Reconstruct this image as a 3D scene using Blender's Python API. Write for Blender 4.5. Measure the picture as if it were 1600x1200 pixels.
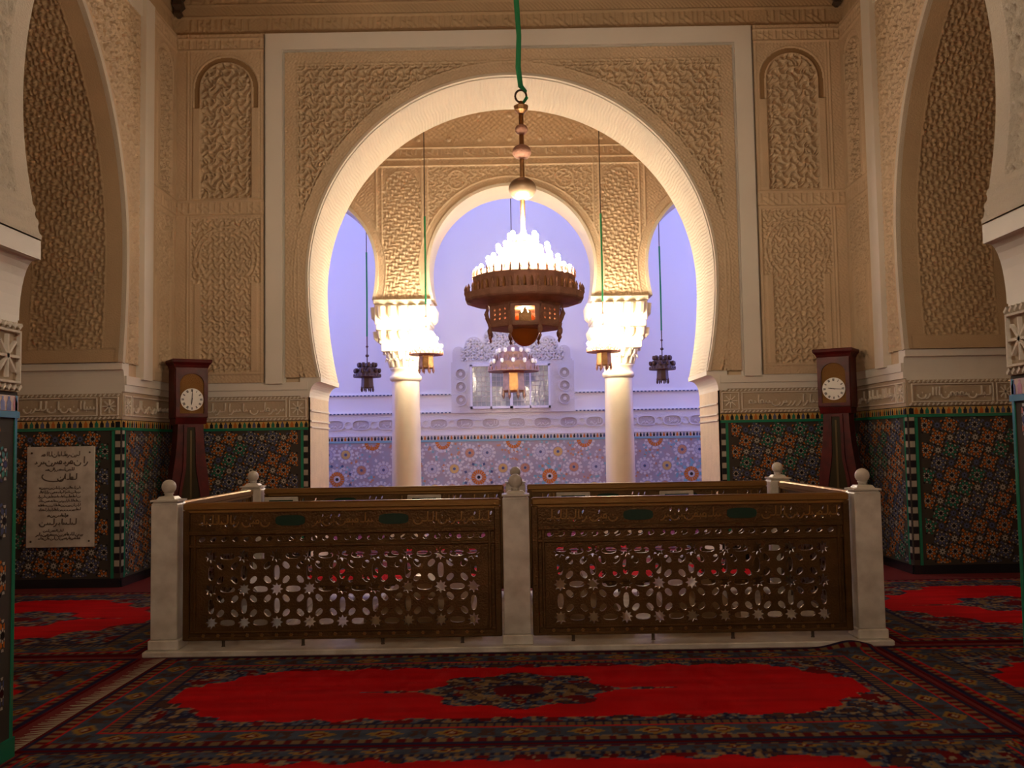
import bpy, math, random
import numpy as np
from math import sin, cos, pi, radians, atan, sqrt, hypot
from mathutils import Matrix, Vector

for o in list(bpy.data.objects):
    bpy.data.objects.remove(o)
SC = bpy.context.scene
COL = SC.collection
random.seed(7)
RNG = np.random.default_rng(7)

# ------------------------------------------------------------------ camera
F_PX = 1500.0
cam = bpy.data.cameras.new('camera')
cam.sensor_width = 36.0
cam.lens = 36.0 * F_PX / 1600.0
cam.clip_end = 200
camo = bpy.data.objects.new('camera', cam)
COL.objects.link(camo)
camo.matrix_world = (Matrix.Translation((0, 0, 1.55)) @ Matrix.Rotation(radians(0.1), 4, 'Z')
                     @ Matrix.Rotation(pi / 2 + atan(93 / F_PX), 4, 'X') @ Matrix.Rotation(-radians(0.95), 4, 'Z'))
SC.camera = camo
# ------------------------------------------------------------------ view, world
SC.view_settings.view_transform = 'Standard'
SC.view_settings.look = 'None'
SC.view_settings.exposure = 1.42
SC.view_settings.gamma = 1.0
SC.view_settings.use_curve_mapping = False
w = bpy.data.worlds.new('world')
SC.world = w
w.use_nodes = True
w.node_tree.nodes['Background'].inputs[0].default_value = (0.55, 0.62, 1.0, 1)
w.node_tree.nodes['Background'].inputs[1].default_value = 0.05
# light levels
CHANDELIER = 135.0     # radiance of the chandelier bulbs
PENDANT = 185.0        # bulbs of the lit lamps by the columns
ASSUMED_LANTERN = 230.0        # bulbs of the assumed lantern added unseen behind the camera
DAYLIGHT = 295.0       # assumed unseen skylight over the court, watts
SIDE_FILL = 105.0  # added unseen fill lights at the court sides, watts each
WARM = (1.0, 0.80, 0.57)
sk = bpy.data.lights.new('assumed_skylight', 'AREA')  # assumed source out of view, standing for daylight from above the court
sk.shape = 'RECTANGLE'; sk.size = 11.0; sk.size_y = 3.4
sk.energy = DAYLIGHT; sk.color = (0.26, 0.33, 1.0)
sko = bpy.data.objects.new('assumed_skylight', sk)
sko.location = (0, 18.2, 13.8)
COL.objects.link(sko)

for sgn in (-1, 1):
    sl = bpy.data.lights.new('court_side_fill', 'AREA')  # unseen area light added to light the far court wall evenly
    sl.shape = 'RECTANGLE'; sl.size = 6.0; sl.size_y = 3.0
    sl.energy = SIDE_FILL; sl.color = (0.26, 0.31, 1.0)
    slo = bpy.data.objects.new('court_side_fill', sl)
    slo.location = (sgn * 7.1, 18.0, 5.0)
    slo.rotation_euler = (0, sgn * pi / 2, 0)
    COL.objects.link(slo)

# ------------------------------------------------------------------ helpers
def new_obj(name, data, parent=None, loc=(0, 0, 0), rz=0.0):
    o = bpy.data.objects.new(name, data)
    COL.objects.link(o)
    o.location = loc
    o.rotation_euler = (0, 0, rz)
    if parent is not None:
        o.parent = parent
    return o

def tag(o, label=None, cat=None, group=None, kind=None):
    if label: o['label'] = label
    if cat: o['category'] = cat
    if group: o['group'] = group
    if kind: o['kind'] = kind
    return o

def thing(name, loc, label, cat, rz=0.0, group=None):
    return tag(new_obj(name, None, None, loc, rz), label, cat, group)

def mesh(name, V, Fs, mats, mi=None, smooth=False):
    me = bpy.data.meshes.new(name)
    me.from_pydata([tuple(v) for v in V], [], Fs)
    for m in (mats if isinstance(mats, (list, tuple)) else [mats]):
        me.materials.append(m)
    if mi is not None:
        me.polygons.foreach_set('material_index', np.array(mi, dtype=np.int32))
    if smooth:
        me.polygons.foreach_set('use_smooth', np.ones(len(me.polygons), dtype=bool))
    me.update()
    return me

def quads_mesh(name, V, Q, mat, smooth=True, colors=None):
    me = bpy.data.meshes.new(name)
    n, q = len(V), len(Q)
    me.vertices.add(n)
    me.vertices.foreach_set('co', np.ascontiguousarray(V, dtype=np.float32).ravel())
    me.loops.add(q * 4)
    me.loops.foreach_set('vertex_index', np.ascontiguousarray(Q, dtype=np.int32).ravel())
    me.polygons.add(q)
    me.polygons.foreach_set('loop_start', np.arange(0, q * 4, 4, dtype=np.int32))
    me.update(calc_edges=True)
    me.polygons.foreach_set('use_smooth', np.full(q, smooth))
    me.materials.append(mat)
    if colors is not None:
        at = me.color_attributes.new('weave', 'FLOAT_COLOR', 'POINT')
        at.data.foreach_set('color', np.ascontiguousarray(colors, dtype=np.float32).ravel())
    me.update()
    return me

class MB:
    def __init__(s):
        s.v = []; s.f = []; s.m = []; s.cur = 0
    def _add(s, vs, fs):
        b = len(s.v)
        s.v += [tuple(p) for p in vs]
        s.f += [tuple(b + i for i in f) for f in fs]
        s.m += [s.cur] * len(fs)
        return s
    def box(s, x0, x1, y0, y1, z0, z1):
        if x0 > x1: x0, x1 = x1, x0
        if y0 > y1: y0, y1 = y1, y0
        vs = [(x, y, z) for z in (z0, z1) for y in (y0, y1) for x in (x0, x1)]
        return s._add(vs, [(0, 2, 3, 1), (4, 5, 7, 6), (0, 1, 5, 4), (2, 6, 7, 3), (0, 4, 6, 2), (1, 3, 7, 5)])
    def bevbox(s, x0, x1, y0, y1, z0, z1, b):
        # box with chamfered vertical and horizontal edges (two stacked octagonal rings)
        def ring(c, z):
            X0, X1, Y0, Y1 = x0 + c, x1 - c, y0 + c, y1 - c
            k = b
            return [(X0 + k, Y0, z), (X1 - k, Y0, z), (X1, Y0 + k, z), (X1, Y1 - k, z), (X1 - k, Y1, z), (X0 + k, Y1, z), (X0, Y1 - k, z), (X0, Y0 + k, z)]
        R = [ring(b, z0), ring(0, z0 + b), ring(0, z1 - b), ring(b, z1)]
        return s.rings(R)
    def rings(s, R, cap=True):
        n = len(R[0]); vs = [p for r in R for p in r]; fs = []
        for k in range(len(R) - 1):
            for i in range(n):
                j = (i + 1) % n
                fs.append((k * n + i, k * n + j, (k + 1) * n + j, (k + 1) * n + i))
        if cap:
            fs.append(tuple(range(n - 1, -1, -1)))
            fs.append(tuple((len(R) - 1) * n + i for i in range(n)))
        return s._add(vs, fs)
    def lathe(s, prof, n=24, c=(0, 0), a0=0.0, cap=True):
        R = [[(c[0] + max(r, 1e-4) * cos(a0 + 2 * pi * i / n), c[1] + max(r, 1e-4) * sin(a0 + 2 * pi * i / n), z) for i in range(n)] for r, z in prof]
        return s.rings(R, cap)
    def prism_y(s, poly, y0, y1):     # polygon in x,z extruded along y
        n = len(poly)
        vs = [(x, y0, z) for x, z in poly] + [(x, y1, z) for x, z in poly]
        fs = [tuple(range(n)), tuple(range(2 * n - 1, n - 1, -1))]
        fs += [(i, n + i, n + (i + 1) % n, (i + 1) % n) for i in range(n)]
        return s._add(vs, fs)
    def prism_x(s, poly, x0, x1):     # polygon in y,z extruded along x
        n = len(poly)
        vs = [(x0, y, z) for y, z in poly] + [(x1, y, z) for y, z in poly]
        fs = [tuple(range(n - 1, -1, -1)), tuple(range(n, 2 * n))]
        fs += [(i, (i + 1) % n, n + (i + 1) % n, n + i) for i in range(n)]
        return s._add(vs, fs)
    def tube(s, pts, r, n=8):
        pts = [Vector(p) for p in pts]
        R = []
        up = Vector((0, 0, 1))
        for i, p in enumerate(pts):
            t = (pts[min(i + 1, len(pts) - 1)] - pts[max(i - 1, 0)]).normalized()
            u = t.cross(up)
            if u.length < 1e-3: u = Vector((1, 0, 0))
            u.normalize(); v = t.cross(u).normalized()
            rr = r[i] if isinstance(r, (list, tuple)) else r
            R.append([tuple(p + u * rr * cos(2 * pi * k / n) + v * rr * sin(2 * pi * k / n)) for k in range(n)])
        return s.rings(R)
    def ribbon(s, pts, wd, y, t=0.004):   # flat stroke in the x,z plane, raised towards -y
        n = len(pts)
        L = []; Rr = []
        for i in range(n):
            a = pts[max(i - 1, 0)]; b = pts[min(i + 1, n - 1)]
            dx, dz = b[0] - a[0], b[1] - a[1]; l = hypot(dx, dz) or 1
            ww = wd[i] if isinstance(wd, (list, tuple)) else wd
            nx, nz = -dz / l * ww / 2, dx / l * ww / 2
            L.append((pts[i][0] + nx, pts[i][1] + nz)); Rr.append((pts[i][0] - nx, pts[i][1] - nz))
        vs = [(p[0], y - t, p[1]) for p in L] + [(p[0], y - t, p[1]) for p in Rr] + [(p[0], y, p[1]) for p in L] + [(p[0], y, p[1]) for p in Rr]
        fs = []
        for i in range(n - 1):
            fs += [(i, i + 1, n + i + 1, n + i), (2 * n + i, 2 * n + i + 1, i + 1, i), (n + i, n + i + 1, 3 * n + i + 1, 3 * n + i)]
        return s._add(vs, fs)
    def poly(s, pts, y):
        return s._add([(x, y, z) for x, z in pts], [tuple(range(len(pts)))])
    def data(s, name, mats, smooth=False):
        return mesh(name, s.v, s.f, mats, s.m, smooth)
    def build(s, name, mats, parent=None, smooth=False, loc=(0, 0, 0), rz=0.0):
        return new_obj(name, s.data(name, mats, smooth), parent, loc, rz)

def ball(mb, c, r, n=14, sq=1.0):
    k = n // 2
    pr = [(r * sin(pi * i / k), c[2] - r * sq * cos(pi * i / k)) for i in range(k + 1)]
    return mb.lathe(pr, n, (c[0], c[1]))

def plate_mesh(name, outer, holes, y0, y1, mat, bevel=0.0):
    """flat plate in x,z with real holes, from y0 to y1"""
    cu = bpy.data.curves.new(name, 'CURVE')
    cu.dimensions = '2D'; cu.fill_mode = 'BOTH'
    cu.extrude = abs(y1 - y0) / 2
    for pl in [outer] + holes:
        sp = cu.splines.new('POLY')
        sp.points.add(len(pl) - 1)
        for p, q in zip(sp.points, pl):
            p.co = (q[0], q[1], 0, 1)
        sp.use_cyclic_u = True
    ob = bpy.data.objects.new('tmp', cu)
    COL.objects.link(ob)
    dg = bpy.context.evaluated_depsgraph_get()
    me = bpy.data.meshes.new_from_object(ob.evaluated_get(dg))
    bpy.data.objects.remove(ob); bpy.data.curves.remove(cu)
    n = len(me.vertices)
    co = np.empty(n * 3, dtype=np.float32); me.vertices.foreach_get('co', co)
    co = co.reshape(-1, 3)
    out = np.stack([co[:, 0], -co[:, 2] + (y0 + y1) / 2, co[:, 1]], 1)
    me.vertices.foreach_set('co', np.ascontiguousarray(out).ravel())
    me.name = name
    me.materials.clear(); me.materials.append(mat)
    me.update()
    return me

# ------------------------------------------------------------------ materials
M = {}
def mat(name, color, rough=0.6, metal=0.0, bump=0.0, bscale=20.0, var=0.0, vscale=3.0, color2=None, spec=None, emit=None, estr=0.0, detail=4.0, trans=0.0, coat=0.0):
    m = bpy.data.materials.new(name); m.use_nodes = True
    nt = m.node_tree; b = nt.nodes['Principled BSDF']
    b.inputs['Base Color'].default_value = (*color, 1)
    b.inputs['Roughness'].default_value = rough
    b.inputs['Metallic'].default_value = metal
    if spec is not None: b.inputs['Specular IOR Level'].default_value = spec
    if trans: b.inputs['Transmission Weight'].default_value = trans
    if coat: b.inputs['Coat Weight'].default_value = coat; b.inputs['Coat Roughness'].default_value = 0.15
    if emit is not None:
        b.inputs['Emission Color'].default_value = (*emit, 1)
        b.inputs['Emission Strength'].default_value = estr
    tc = nt.nodes.new('ShaderNodeTexCoord')
    if var > 0 or color2 is not None:
        nz = nt.nodes.new('ShaderNodeTexNoise'); nz.inputs['Scale'].default_value = vscale; nz.inputs['Detail'].default_value = detail
        nt.links.new(tc.outputs['Object'], nz.inputs['Vector'])
        cr = nt.nodes.new('ShaderNodeValToRGB')
        c2 = color2 if color2 is not None else tuple(c * (1 - var) for c in color)
        cr.color_ramp.elements[0].position = 0.35; cr.color_ramp.elements[1].position = 0.65
        cr.color_ramp.elements[0].color = (*c2, 1); cr.color_ramp.elements[1].color = (*color, 1)
        nt.links.new(nz.outputs['Fac'], cr.inputs['Fac']); nt.links.new(cr.outputs['Color'], b.inputs['Base Color'])
    if bump > 0:
        nb = nt.nodes.new('ShaderNodeTexNoise'); nb.inputs['Scale'].default_value = bscale; nb.inputs['Detail'].default_value = 3
        nt.links.new(tc.outputs['Object'], nb.inputs['Vector'])
        bp = nt.nodes.new('ShaderNodeBump'); bp.inputs['Strength'].default_value = bump; bp.inputs['Distance'].default_value = 0.02
        nt.links.new(nb.outputs['Fac'], bp.inputs['Height']); nt.links.new(bp.outputs['Normal'], b.inputs['Normal'])
    M[name] = m
    return m

mat('stucco', (0.66, 0.49, 0.315), 0.85, bump=0.25, bscale=60, var=0.12, vscale=1.3)
mat('stucco_dense', (0.54, 0.38, 0.22), 0.85, bump=0.25, bscale=60, var=0.12, vscale=1.3)
mat('arch_brown', (0.30, 0.18, 0.08), 0.8, bump=0.2, bscale=60)
mat('plaster', (0.80, 0.74, 0.64), 0.55, bump=0.06, bscale=12, var=0.06, vscale=1.0)
mat('soffit', (0.66, 0.57, 0.44), 0.7, bump=0.35, bscale=90, var=0.05, vscale=2.0)
mat('court_plaster', (0.84, 0.83, 0.84), 0.7, bump=0.05, bscale=10)
mat('carved_white', (0.78, 0.70, 0.58), 0.75, bump=0.2, bscale=50)
mat('court_carved', (0.70, 0.68, 0.68), 0.75, bump=0.3, bscale=50)
mat('jamb_stone', (0.76, 0.62, 0.44), 0.5, bump=0.25, bscale=45, var=0.10, vscale=6)
mat('marble', (0.80, 0.75, 0.66), 0.28, var=0.0, color2=(0.56, 0.50, 0.42), vscale=6.0, detail=12)
mat('white_marble', (0.88, 0.88, 0.90), 0.16, color2=(0.72, 0.72, 0.76), vscale=4.0, detail=8)
mat('tan_marble', (0.60, 0.44, 0.27), 0.3, color2=(0.48, 0.33, 0.19), vscale=6.0, detail=8)
mat('column_stone', (0.86, 0.76, 0.60), 0.35, var=0.05, vscale=4)
mat('bronze', (0.145, 0.074, 0.024), 0.4, metal=0.7, bump=0.25, bscale=70, var=0.25, vscale=9)
mat('bronze_light', (0.36, 0.20, 0.065), 0.3, metal=0.8, bump=0.1, bscale=60)
mat('brass', (0.55, 0.30, 0.13), 0.32, metal=0.9, bump=0.3, bscale=80, var=0.3, vscale=14)
mat('copper', (0.64, 0.34, 0.24), 0.55, metal=0.15, bump=0.3, bscale=70, var=0.25, vscale=12)
mat('lamp_bronze', (0.34, 0.20, 0.15), 0.5, metal=0.3, bump=0.2, bscale=60)
mat('band_ground', (0.50, 0.39, 0.27), 0.85, bump=0.2, bscale=50)  # ochre ground, darkened to stand in for shade between the raised letters
mat('lamp_dark', (0.12, 0.07, 0.055), 0.5, metal=0.5, bump=0.2, bscale=60)
mat('gold', (0.85, 0.52, 0.16), 0.25, metal=1.0)
mat('amber_bowl', (0.70, 0.20, 0.025), 0.2, metal=0.35)
mat('ball_brass', (0.55, 0.40, 0.27), 0.32, metal=0.7)
mat('rope', (0.02, 0.28, 0.10), 0.8, bump=0.5, bscale=120)
mat('iron', (0.10, 0.07, 0.05), 0.5, metal=0.6)
mat('mahogany', (0.12, 0.010, 0.008), 0.42, bump=0.05, bscale=20, color2=(0.065, 0.006, 0.005), vscale=7, spec=0.3)
mat('mahogany_shadow', (0.05, 0.012, 0.012), 0.35)
mat('dial_brass', (0.30, 0.15, 0.04), 0.4, metal=0.6, bump=0.6, bscale=140)
mat('enamel', (0.82, 0.80, 0.74), 0.25)
mat('ink', (0.035, 0.03, 0.03), 0.5)
mat('engraved', (0.16, 0.12, 0.09), 0.7)
mat('glass_dark', (0.035, 0.028, 0.014), 0.2, spec=0.4)
mat('dull_brass', (0.10, 0.065, 0.02), 0.4, metal=0.5)
mat('window_glass', (0.30, 0.33, 0.34), 0.12, spec=0.7, bump=0.15, bscale=9)
mat('cup_glass', (0.92, 0.92, 0.95), 0.1, spec=0.6)
mat('tile_bed', (0.060, 0.050, 0.040), 0.8, spec=0.15)
mat('tile_black', (0.018, 0.018, 0.022), 0.2)
mat('tile_white', (0.44, 0.40, 0.32), 0.25)
mat('tile_orange', (0.52, 0.15, 0.025), 0.2)
mat('tile_blue', (0.09, 0.11, 0.20), 0.2)
mat('tile_green', (0.025, 0.20, 0.12), 0.2)
mat('tile_gold', (0.62, 0.40, 0.12), 0.2)
mat('court_bed', (0.30, 0.31, 0.37), 0.35, color2=(0.36, 0.27, 0.28), vscale=5)
mat('court_teal', (0.20, 0.40, 0.46), 0.2)
mat('court_lilac', (0.48, 0.47, 0.55), 0.2)
mat('court_rust', (0.52, 0.24, 0.13), 0.2)
mat('court_white', (0.60, 0.58, 0.58), 0.2)
mat('green_glaze', (0.02, 0.22, 0.12), 0.15)
mat('enamel_green', (0.012, 0.045, 0.028), 0.25)
mat('ceiling_wood', (0.20, 0.10, 0.05), 0.6, bump=0.2, bscale=15)
mat('red_felt', (0.16, 0.002, 0.004), 0.95, bump=0.4, bscale=90)
mat('floor_stone', (0.66, 0.60, 0.52), 0.3, var=0.1)
mat('bulb', (1, 1, 1), 0.4, emit=WARM, estr=CHANDELIER)
mat('bulb_pendant', (1, 1, 1), 0.4, emit=(1.0, 0.84, 0.60), estr=PENDANT)
mat('bulb_assumed_lantern', (1, 1, 1), 0.4, emit=(1.0, 0.88, 0.72), estr=ASSUMED_LANTERN)  # light of the lantern added out of view
mat('bulb_small', (1, 1, 1), 0.4, emit=(1.0, 0.70, 0.36), estr=40)
def rug_mat():
    m = bpy.data.materials.new('rug'); m.use_nodes = True
    nt = m.node_tree; b = nt.nodes['Principled BSDF']
    a = nt.nodes.new('ShaderNodeVertexColor'); a.layer_name = 'weave'
    nt.links.new(a.outputs['Color'], b.inputs['Base Color'])
    b.inputs['Roughness'].default_value = 0.95
    b.inputs['Specular IOR Level'].default_value = 0.1
    b.inputs['Sheen Weight'].default_value = 0.0
    tc = nt.nodes.new('ShaderNodeTexCoord'); nb = nt.nodes.new('ShaderNodeTexNoise'); nb.inputs['Scale'].default_value = 160
    bp = nt.nodes.new('ShaderNodeBump'); bp.inputs['Strength'].default_value = 0.5; bp.inputs['Distance'].default_value = 0.01
    nt.links.new(tc.outputs['Object'], nb.inputs['Vector']); nt.links.new(nb.outputs['Fac'], bp.inputs['Height']); nt.links.new(bp.outputs['Normal'], b.inputs['Normal'])
    M['rug'] = m
rug_mat()

# ------------------------------------------------------------------ relief patterns (numpy)
def sstep(a, b, x):
    t = np.clip((x - a) / (b - a), 0, 1)
    return t * t * (3 - 2 * t)
def quasi(a, z, k, n=4, ph=0.0):
    f = 0
    for i in range(n):
        th = pi * i / n + ph
        f = f + np.cos(k * (a * cos(th) + z * sin(th)))
    return f
def strand(f, step, wd):
    gz, ga = np.gradient(f, step)
    d = np.abs(f) / np.maximum(np.hypot(ga, gz), 1e-3)
    return 1 - sstep(wd * 0.45, wd * 1.1, d)
def lat_rosette(a, z, st, k=2 * pi / 0.20, wd=0.016):
    f = quasi(a, z, k)
    return np.maximum(np.maximum(strand(f - 0.1, st, wd), strand(f + 1.5, st, wd)), strand(f - 2.3, st, wd))
def lat_scroll(a, z, st, p=0.15, wd=0.011):
    k = 2 * pi / p
    f = np.cos(k * a + 1.1 * np.sin(k * z)) + np.cos(k * z + 1.1 * np.sin(k * a))
    g = quasi(a, z, k * 0.9, 3)
    return np.maximum(strand(f, st, wd), 0.8 * strand(g - 0.9, st, wd))
def diaper(a, z, st, p=0.105):
    k = 2 * pi / p
    u, v = (a + z) * 0.7071, (z - a) * 0.7071
    f = np.sin(k * u + 1.3 * np.sin(k * v * 0.5)) * np.cos(k * v * 0.8 + 0.8 * np.sin(k * u))
    return sstep(-0.25, 0.55, f)
def fine(a, z, p=0.052):
    k = 2 * pi / p
    return 0.5 + 0.5 * np.sin(k * a + 0.8 * np.sin(k * z * 0.7)) * np.cos(k * z + 0.6 * np.cos(k * a * 0.5))
def rope(a, z, p=0.07):
    return 0.5 + 0.5 * np.sin(2 * pi / p * (a + z))
def script_relief(a, z, h):
    # pseudo calligraphic band: uprights and curls, z measured from band foot
    k = 2 * pi / 0.085
    up = sstep(0.55, 0.9, np.cos(k * a + 0.8 * np.sin(k * a * 0.37))) * (z > 0.2 * h) * (z < 0.9 * h)
    curl = sstep(0.2, 0.6, np.sin(k * 0.55 * a + 9 * z / h) * np.cos(6.5 * z / h + k * 0.3 * a))
    return np.clip(up + curl * (z < 0.65 * h), 0, 1)
def ridge(d, c, wd):
    t = 1 - np.abs(d - c) / (wd / 2)          # -9 outside, so that np.maximum leaves recesses alone
    return np.where(t > 0, np.clip(t, 0, 1) ** 0.5, -9.0)

def hf(name, a0, a1, z0, z1, step, fn, matl, parent, mask=None, y=0.0):
    na = max(2, int(round((a1 - a0) / step)) + 1); nz = max(2, int(round((z1 - z0) / step)) + 1)
    A, Z = np.meshgrid(np.linspace(a0, a1, na), np.linspace(z0, z1, nz))
    H = fn(A, Z, step)
    V = np.stack([A, y - H, Z], -1).reshape(-1, 3)
    idx = np.arange(na * nz).reshape(nz, na)
    Q = np.stack([idx[:-1, :-1], idx[:-1, 1:], idx[1:, 1:], idx[1:, :-1]], -1).reshape(-1, 4)
    if mask is not None:
        Am = (A[:-1, :-1] + A[1:, 1:]) / 2; Zm = (Z[:-1, :-1] + Z[1:, 1:]) / 2
        Q = Q[mask(Am, Zm).ravel()]
        used = np.unique(Q); remap = np.full(len(V), -1); remap[used] = np.arange(len(used))
        V = V[used]; Q = remap[Q]
    return new_obj(name, quads_mesh(name, V, Q, matl), parent)

# ------------------------------------------------------------------ arches
class Arch:
    def __init__(s, hw, off, zc, b, zbase, hwj):
        s.hw, s.off, s.zc, s.b, s.zbase, s.hwj = hw, off, zc, b, zbase, hwj
        s.R = hw + off
        s.apex = zc + sqrt(s.R ** 2 - off ** 2)
    def x(s, z):
        z = np.asarray(z, dtype=float)
        lo = -s.off + s.R * np.sqrt(np.clip(1 - ((s.zc - z) / s.b) ** 2, 0, 1))
        hi = -s.off + np.sqrt(np.clip(s.R ** 2 - (z - s.zc) ** 2, 0, None))
        return np.where(z < s.zbase, s.hwj, np.where(z < s.zc, lo, hi))
    def dist(s, a, z):
        up = np.hypot(np.abs(a) + s.off, z - s.zc) - s.R
        return np.where(z >= s.zc, up, np.abs(a) - s.x(z))
    def profile(s, nlo=14, nhi=40):
        pts = [(float(s.x(z)), z) for z in np.linspace(s.zbase + 1e-6, s.zc, nlo)]
        tm = math.acos(s.off / s.R)
        for t in np.linspace(0, tm, nhi)[1:]:
            pts.append((max(0.0, -s.off + s.R * cos(t)), s.zc + s.R * sin(t)))
        return pts

def arch_wall_mesh(name, ar, a0, a1, ztop, T, matl):
    rows = [(ar.hwj, 0.0), (ar.hwj, ar.zbase)] + ar.profile()
    mb = MB()
    for y, flip in ((0.0, False), (T, True)):
        for sgn, ae in ((1, a1), (-1, a0)):
            n = len(rows)
            vs = [(sgn * x, y, z) for x, z in rows] + [(ae, y, z) for x, z in rows]
            fs = []
            for i in range(n - 1):
                if rows[i][1] == rows[i + 1][1]: continue
                q = (i, n + i, n + i + 1, i + 1)
                if (sgn < 0) != flip: q = q[::-1]
                fs.append(q)
            mb._add(vs, fs)
        q = [(a0, y, ar.apex), (a1, y, ar.apex), (a1, y, ztop), (a0, y, ztop)]
        mb._add(q, [(0, 1, 2, 3) if not flip else (3, 2, 1, 0)])
    mb._add([(a0, 0, 0), (a0, T, 0), (a0, T, ztop), (a0, 0, ztop)], [(0, 3, 2, 1)])
    mb._add([(a1, 0, 0), (a1, T, 0), (a1, T, ztop), (a1, 0, ztop)], [(0, 1, 2, 3)])
    mb._add([(a0, 0, ztop), (a1, 0, ztop), (a1, T, ztop), (a0, T, ztop)], [(0, 1, 2, 3)])
    return mb.data(name, matl)

def soffit(name, ar, T, matl, parent):
    half = ar.profile(16, 60)
    pts = [(x, z) for x, z in half] + [(-x, z) for x, z in half[-2::-1]]
    n = len(pts)
    V = [(x, 0, z) for x, z in pts] + [(x, T, z) for x, z in pts]
    Fs = [(i, n + i, n + i + 1, i + 1) for i in range(n - 1)]
    return new_obj(name, mesh(name, V, Fs, matl, smooth=True), parent)

def arch_strip(name, ar, d0, d1, y0, y1, matl, parent, zmin=None):
    """moulding that follows the arch edge on the wall face"""
    half = ar.profile(16, 60)
    pts = half + [(-x, z) for x, z in half[-2::-1]]
    n = len(pts); ring = []
    for i in range(n):
        p, q = pts[max(i - 1, 0)], pts[min(i + 1, n - 1)]
        tx, tz = q[0] - p[0], q[1] - p[1]; l = hypot(tx, tz)
        nx, nz = tz / l, -tx / l
        x, z = pts[i]
        ring.append([(x + nx * d0, y1, z + nz * d0), (x + nx * d0, y0, z + nz * d0), (x + nx * d1, y0, z + nz * d1), (x + nx * d1, y1, z + nz * d1)])
    mb = MB().rings(ring)
    return mb.build(name, matl, parent)

def imposts(ar, zlow, zslab, tip, T, matl, parent, over=0.04, side_ext=0.0):
    for sgn in (1, -1):
        D = ar.hwj - (tip + 0.03); H = zslab - zlow
        poly = [(ar.hwj + 0.12, zlow), (ar.hwj, zlow)]
        for i in range(1, 9):
            t = pi / 2 * i / 8
            poly.append((ar.hwj - D * (1 - cos(t)), zlow + H * sin(t)))
        poly += [(tip, zslab), (tip, ar.zbase), (ar.hwj + 0.12, ar.zbase)]
        poly = [(sgn * x, z) for x, z in poly]
        if sgn < 0: poly = poly[::-1]
        mb = MB().prism_y(poly, -over, T + over)
        mb.build('impost', matl, parent)

def jamb_panel(name, sgn, ar, T, z1, matl, parent, yo=0.0):
    """reveal facing of one jamb; local frame: x across the wall thickness, -y faces the opening"""
    # sgn=+1: jamb at a=+hwj facing -a
    o = MB().box(0, T, -0.004, 0.02, 0, z1).build(name, matl, parent,
            loc=(sgn * ar.hwj, T if sgn > 0 else 0, 0), rz=-pi / 2 if sgn > 0 else pi / 2)
    return o

# ------------------------------------------------------------------ zellige
def star_pts(r0, r1, n, ph=0.0, c=(0, 0)):
    return [(c[0] + (r0 if i % 2 == 0 else r1) * cos(pi * i / n + ph), c[1] + (r0 if i % 2 == 0 else r1) * sin(pi * i / n + ph)) for i in range(2 * n)]
def pol(r, t): return (r * cos(t), r * sin(t))

def rosette_mesh(name, col, r=0.095):
    mb = MB()
    y = -0.004
    mb.cur = 0; mb.poly([pol(r * 0.2, pi / 8 + pi / 4 * i) for i in range(8)], y)
    for i in range(8):
        t = pi / 4 * i
        mb.cur = 1; mb.poly([pol(r * 0.24, t - 0.3), pol(r * 0.24, t + 0.3), pol(r * 0.42, t + 0.16), pol(r * 0.42, t - 0.16)], y)
        t += pi / 8
        mb.cur = 2; mb.poly([pol(r * 0.36, t - 0.12), pol(r * 0.58, t - 0.3), pol(r * 0.80, t), pol(r * 0.58, t + 0.3), pol(r * 0.36, t + 0.12)][::1], y)
        mb.cur = 1; mb.poly([pol(r * 0.70, t - pi / 8 - 0.13), pol(r * 0.86, t - pi / 8 - 0.16), pol(r * 0.86, t - pi / 8 + 0.16), pol(r * 0.70, t - pi / 8 + 0.13)], y)
        mb.cur = 0 if i % 2 else 2; mb.poly([pol(r * 0.86, t - 0.16), pol(r * 1.02, t - 0.13), pol(r * 1.02, t + 0.13), pol(r * 0.86, t + 0.16)], y)
    mb.f = [f[::-1] if False else f for f in mb.f]
    return mb.data(name, [M['tile_black'], M['tile_white'], M[col]])
def clip_poly(pts, x0, x1, z0, z1):
    for ax, lim, sg in ((0, x0, 1), (0, x1, -1), (1, z0, 1), (1, z1, -1)):
        out = []
        for i in range(len(pts)):
            p, q = pts[i - 1], pts[i]
            dp, dq = sg * (p[ax] - lim), sg * (q[ax] - lim)
            if (dp >= 0) != (dq >= 0):
                t = dp / (dp - dq); out.append((p[0] + (q[0] - p[0]) * t, p[1] + (q[1] - p[1]) * t))
            if dq >= 0: out.append(q)
        pts = out
        if len(pts) < 3: return None
    return pts
ROS = {c: rosette_mesh('zellige_rosette', c) for c in ('tile_orange', 'tile_blue', 'tile_green')}

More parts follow.
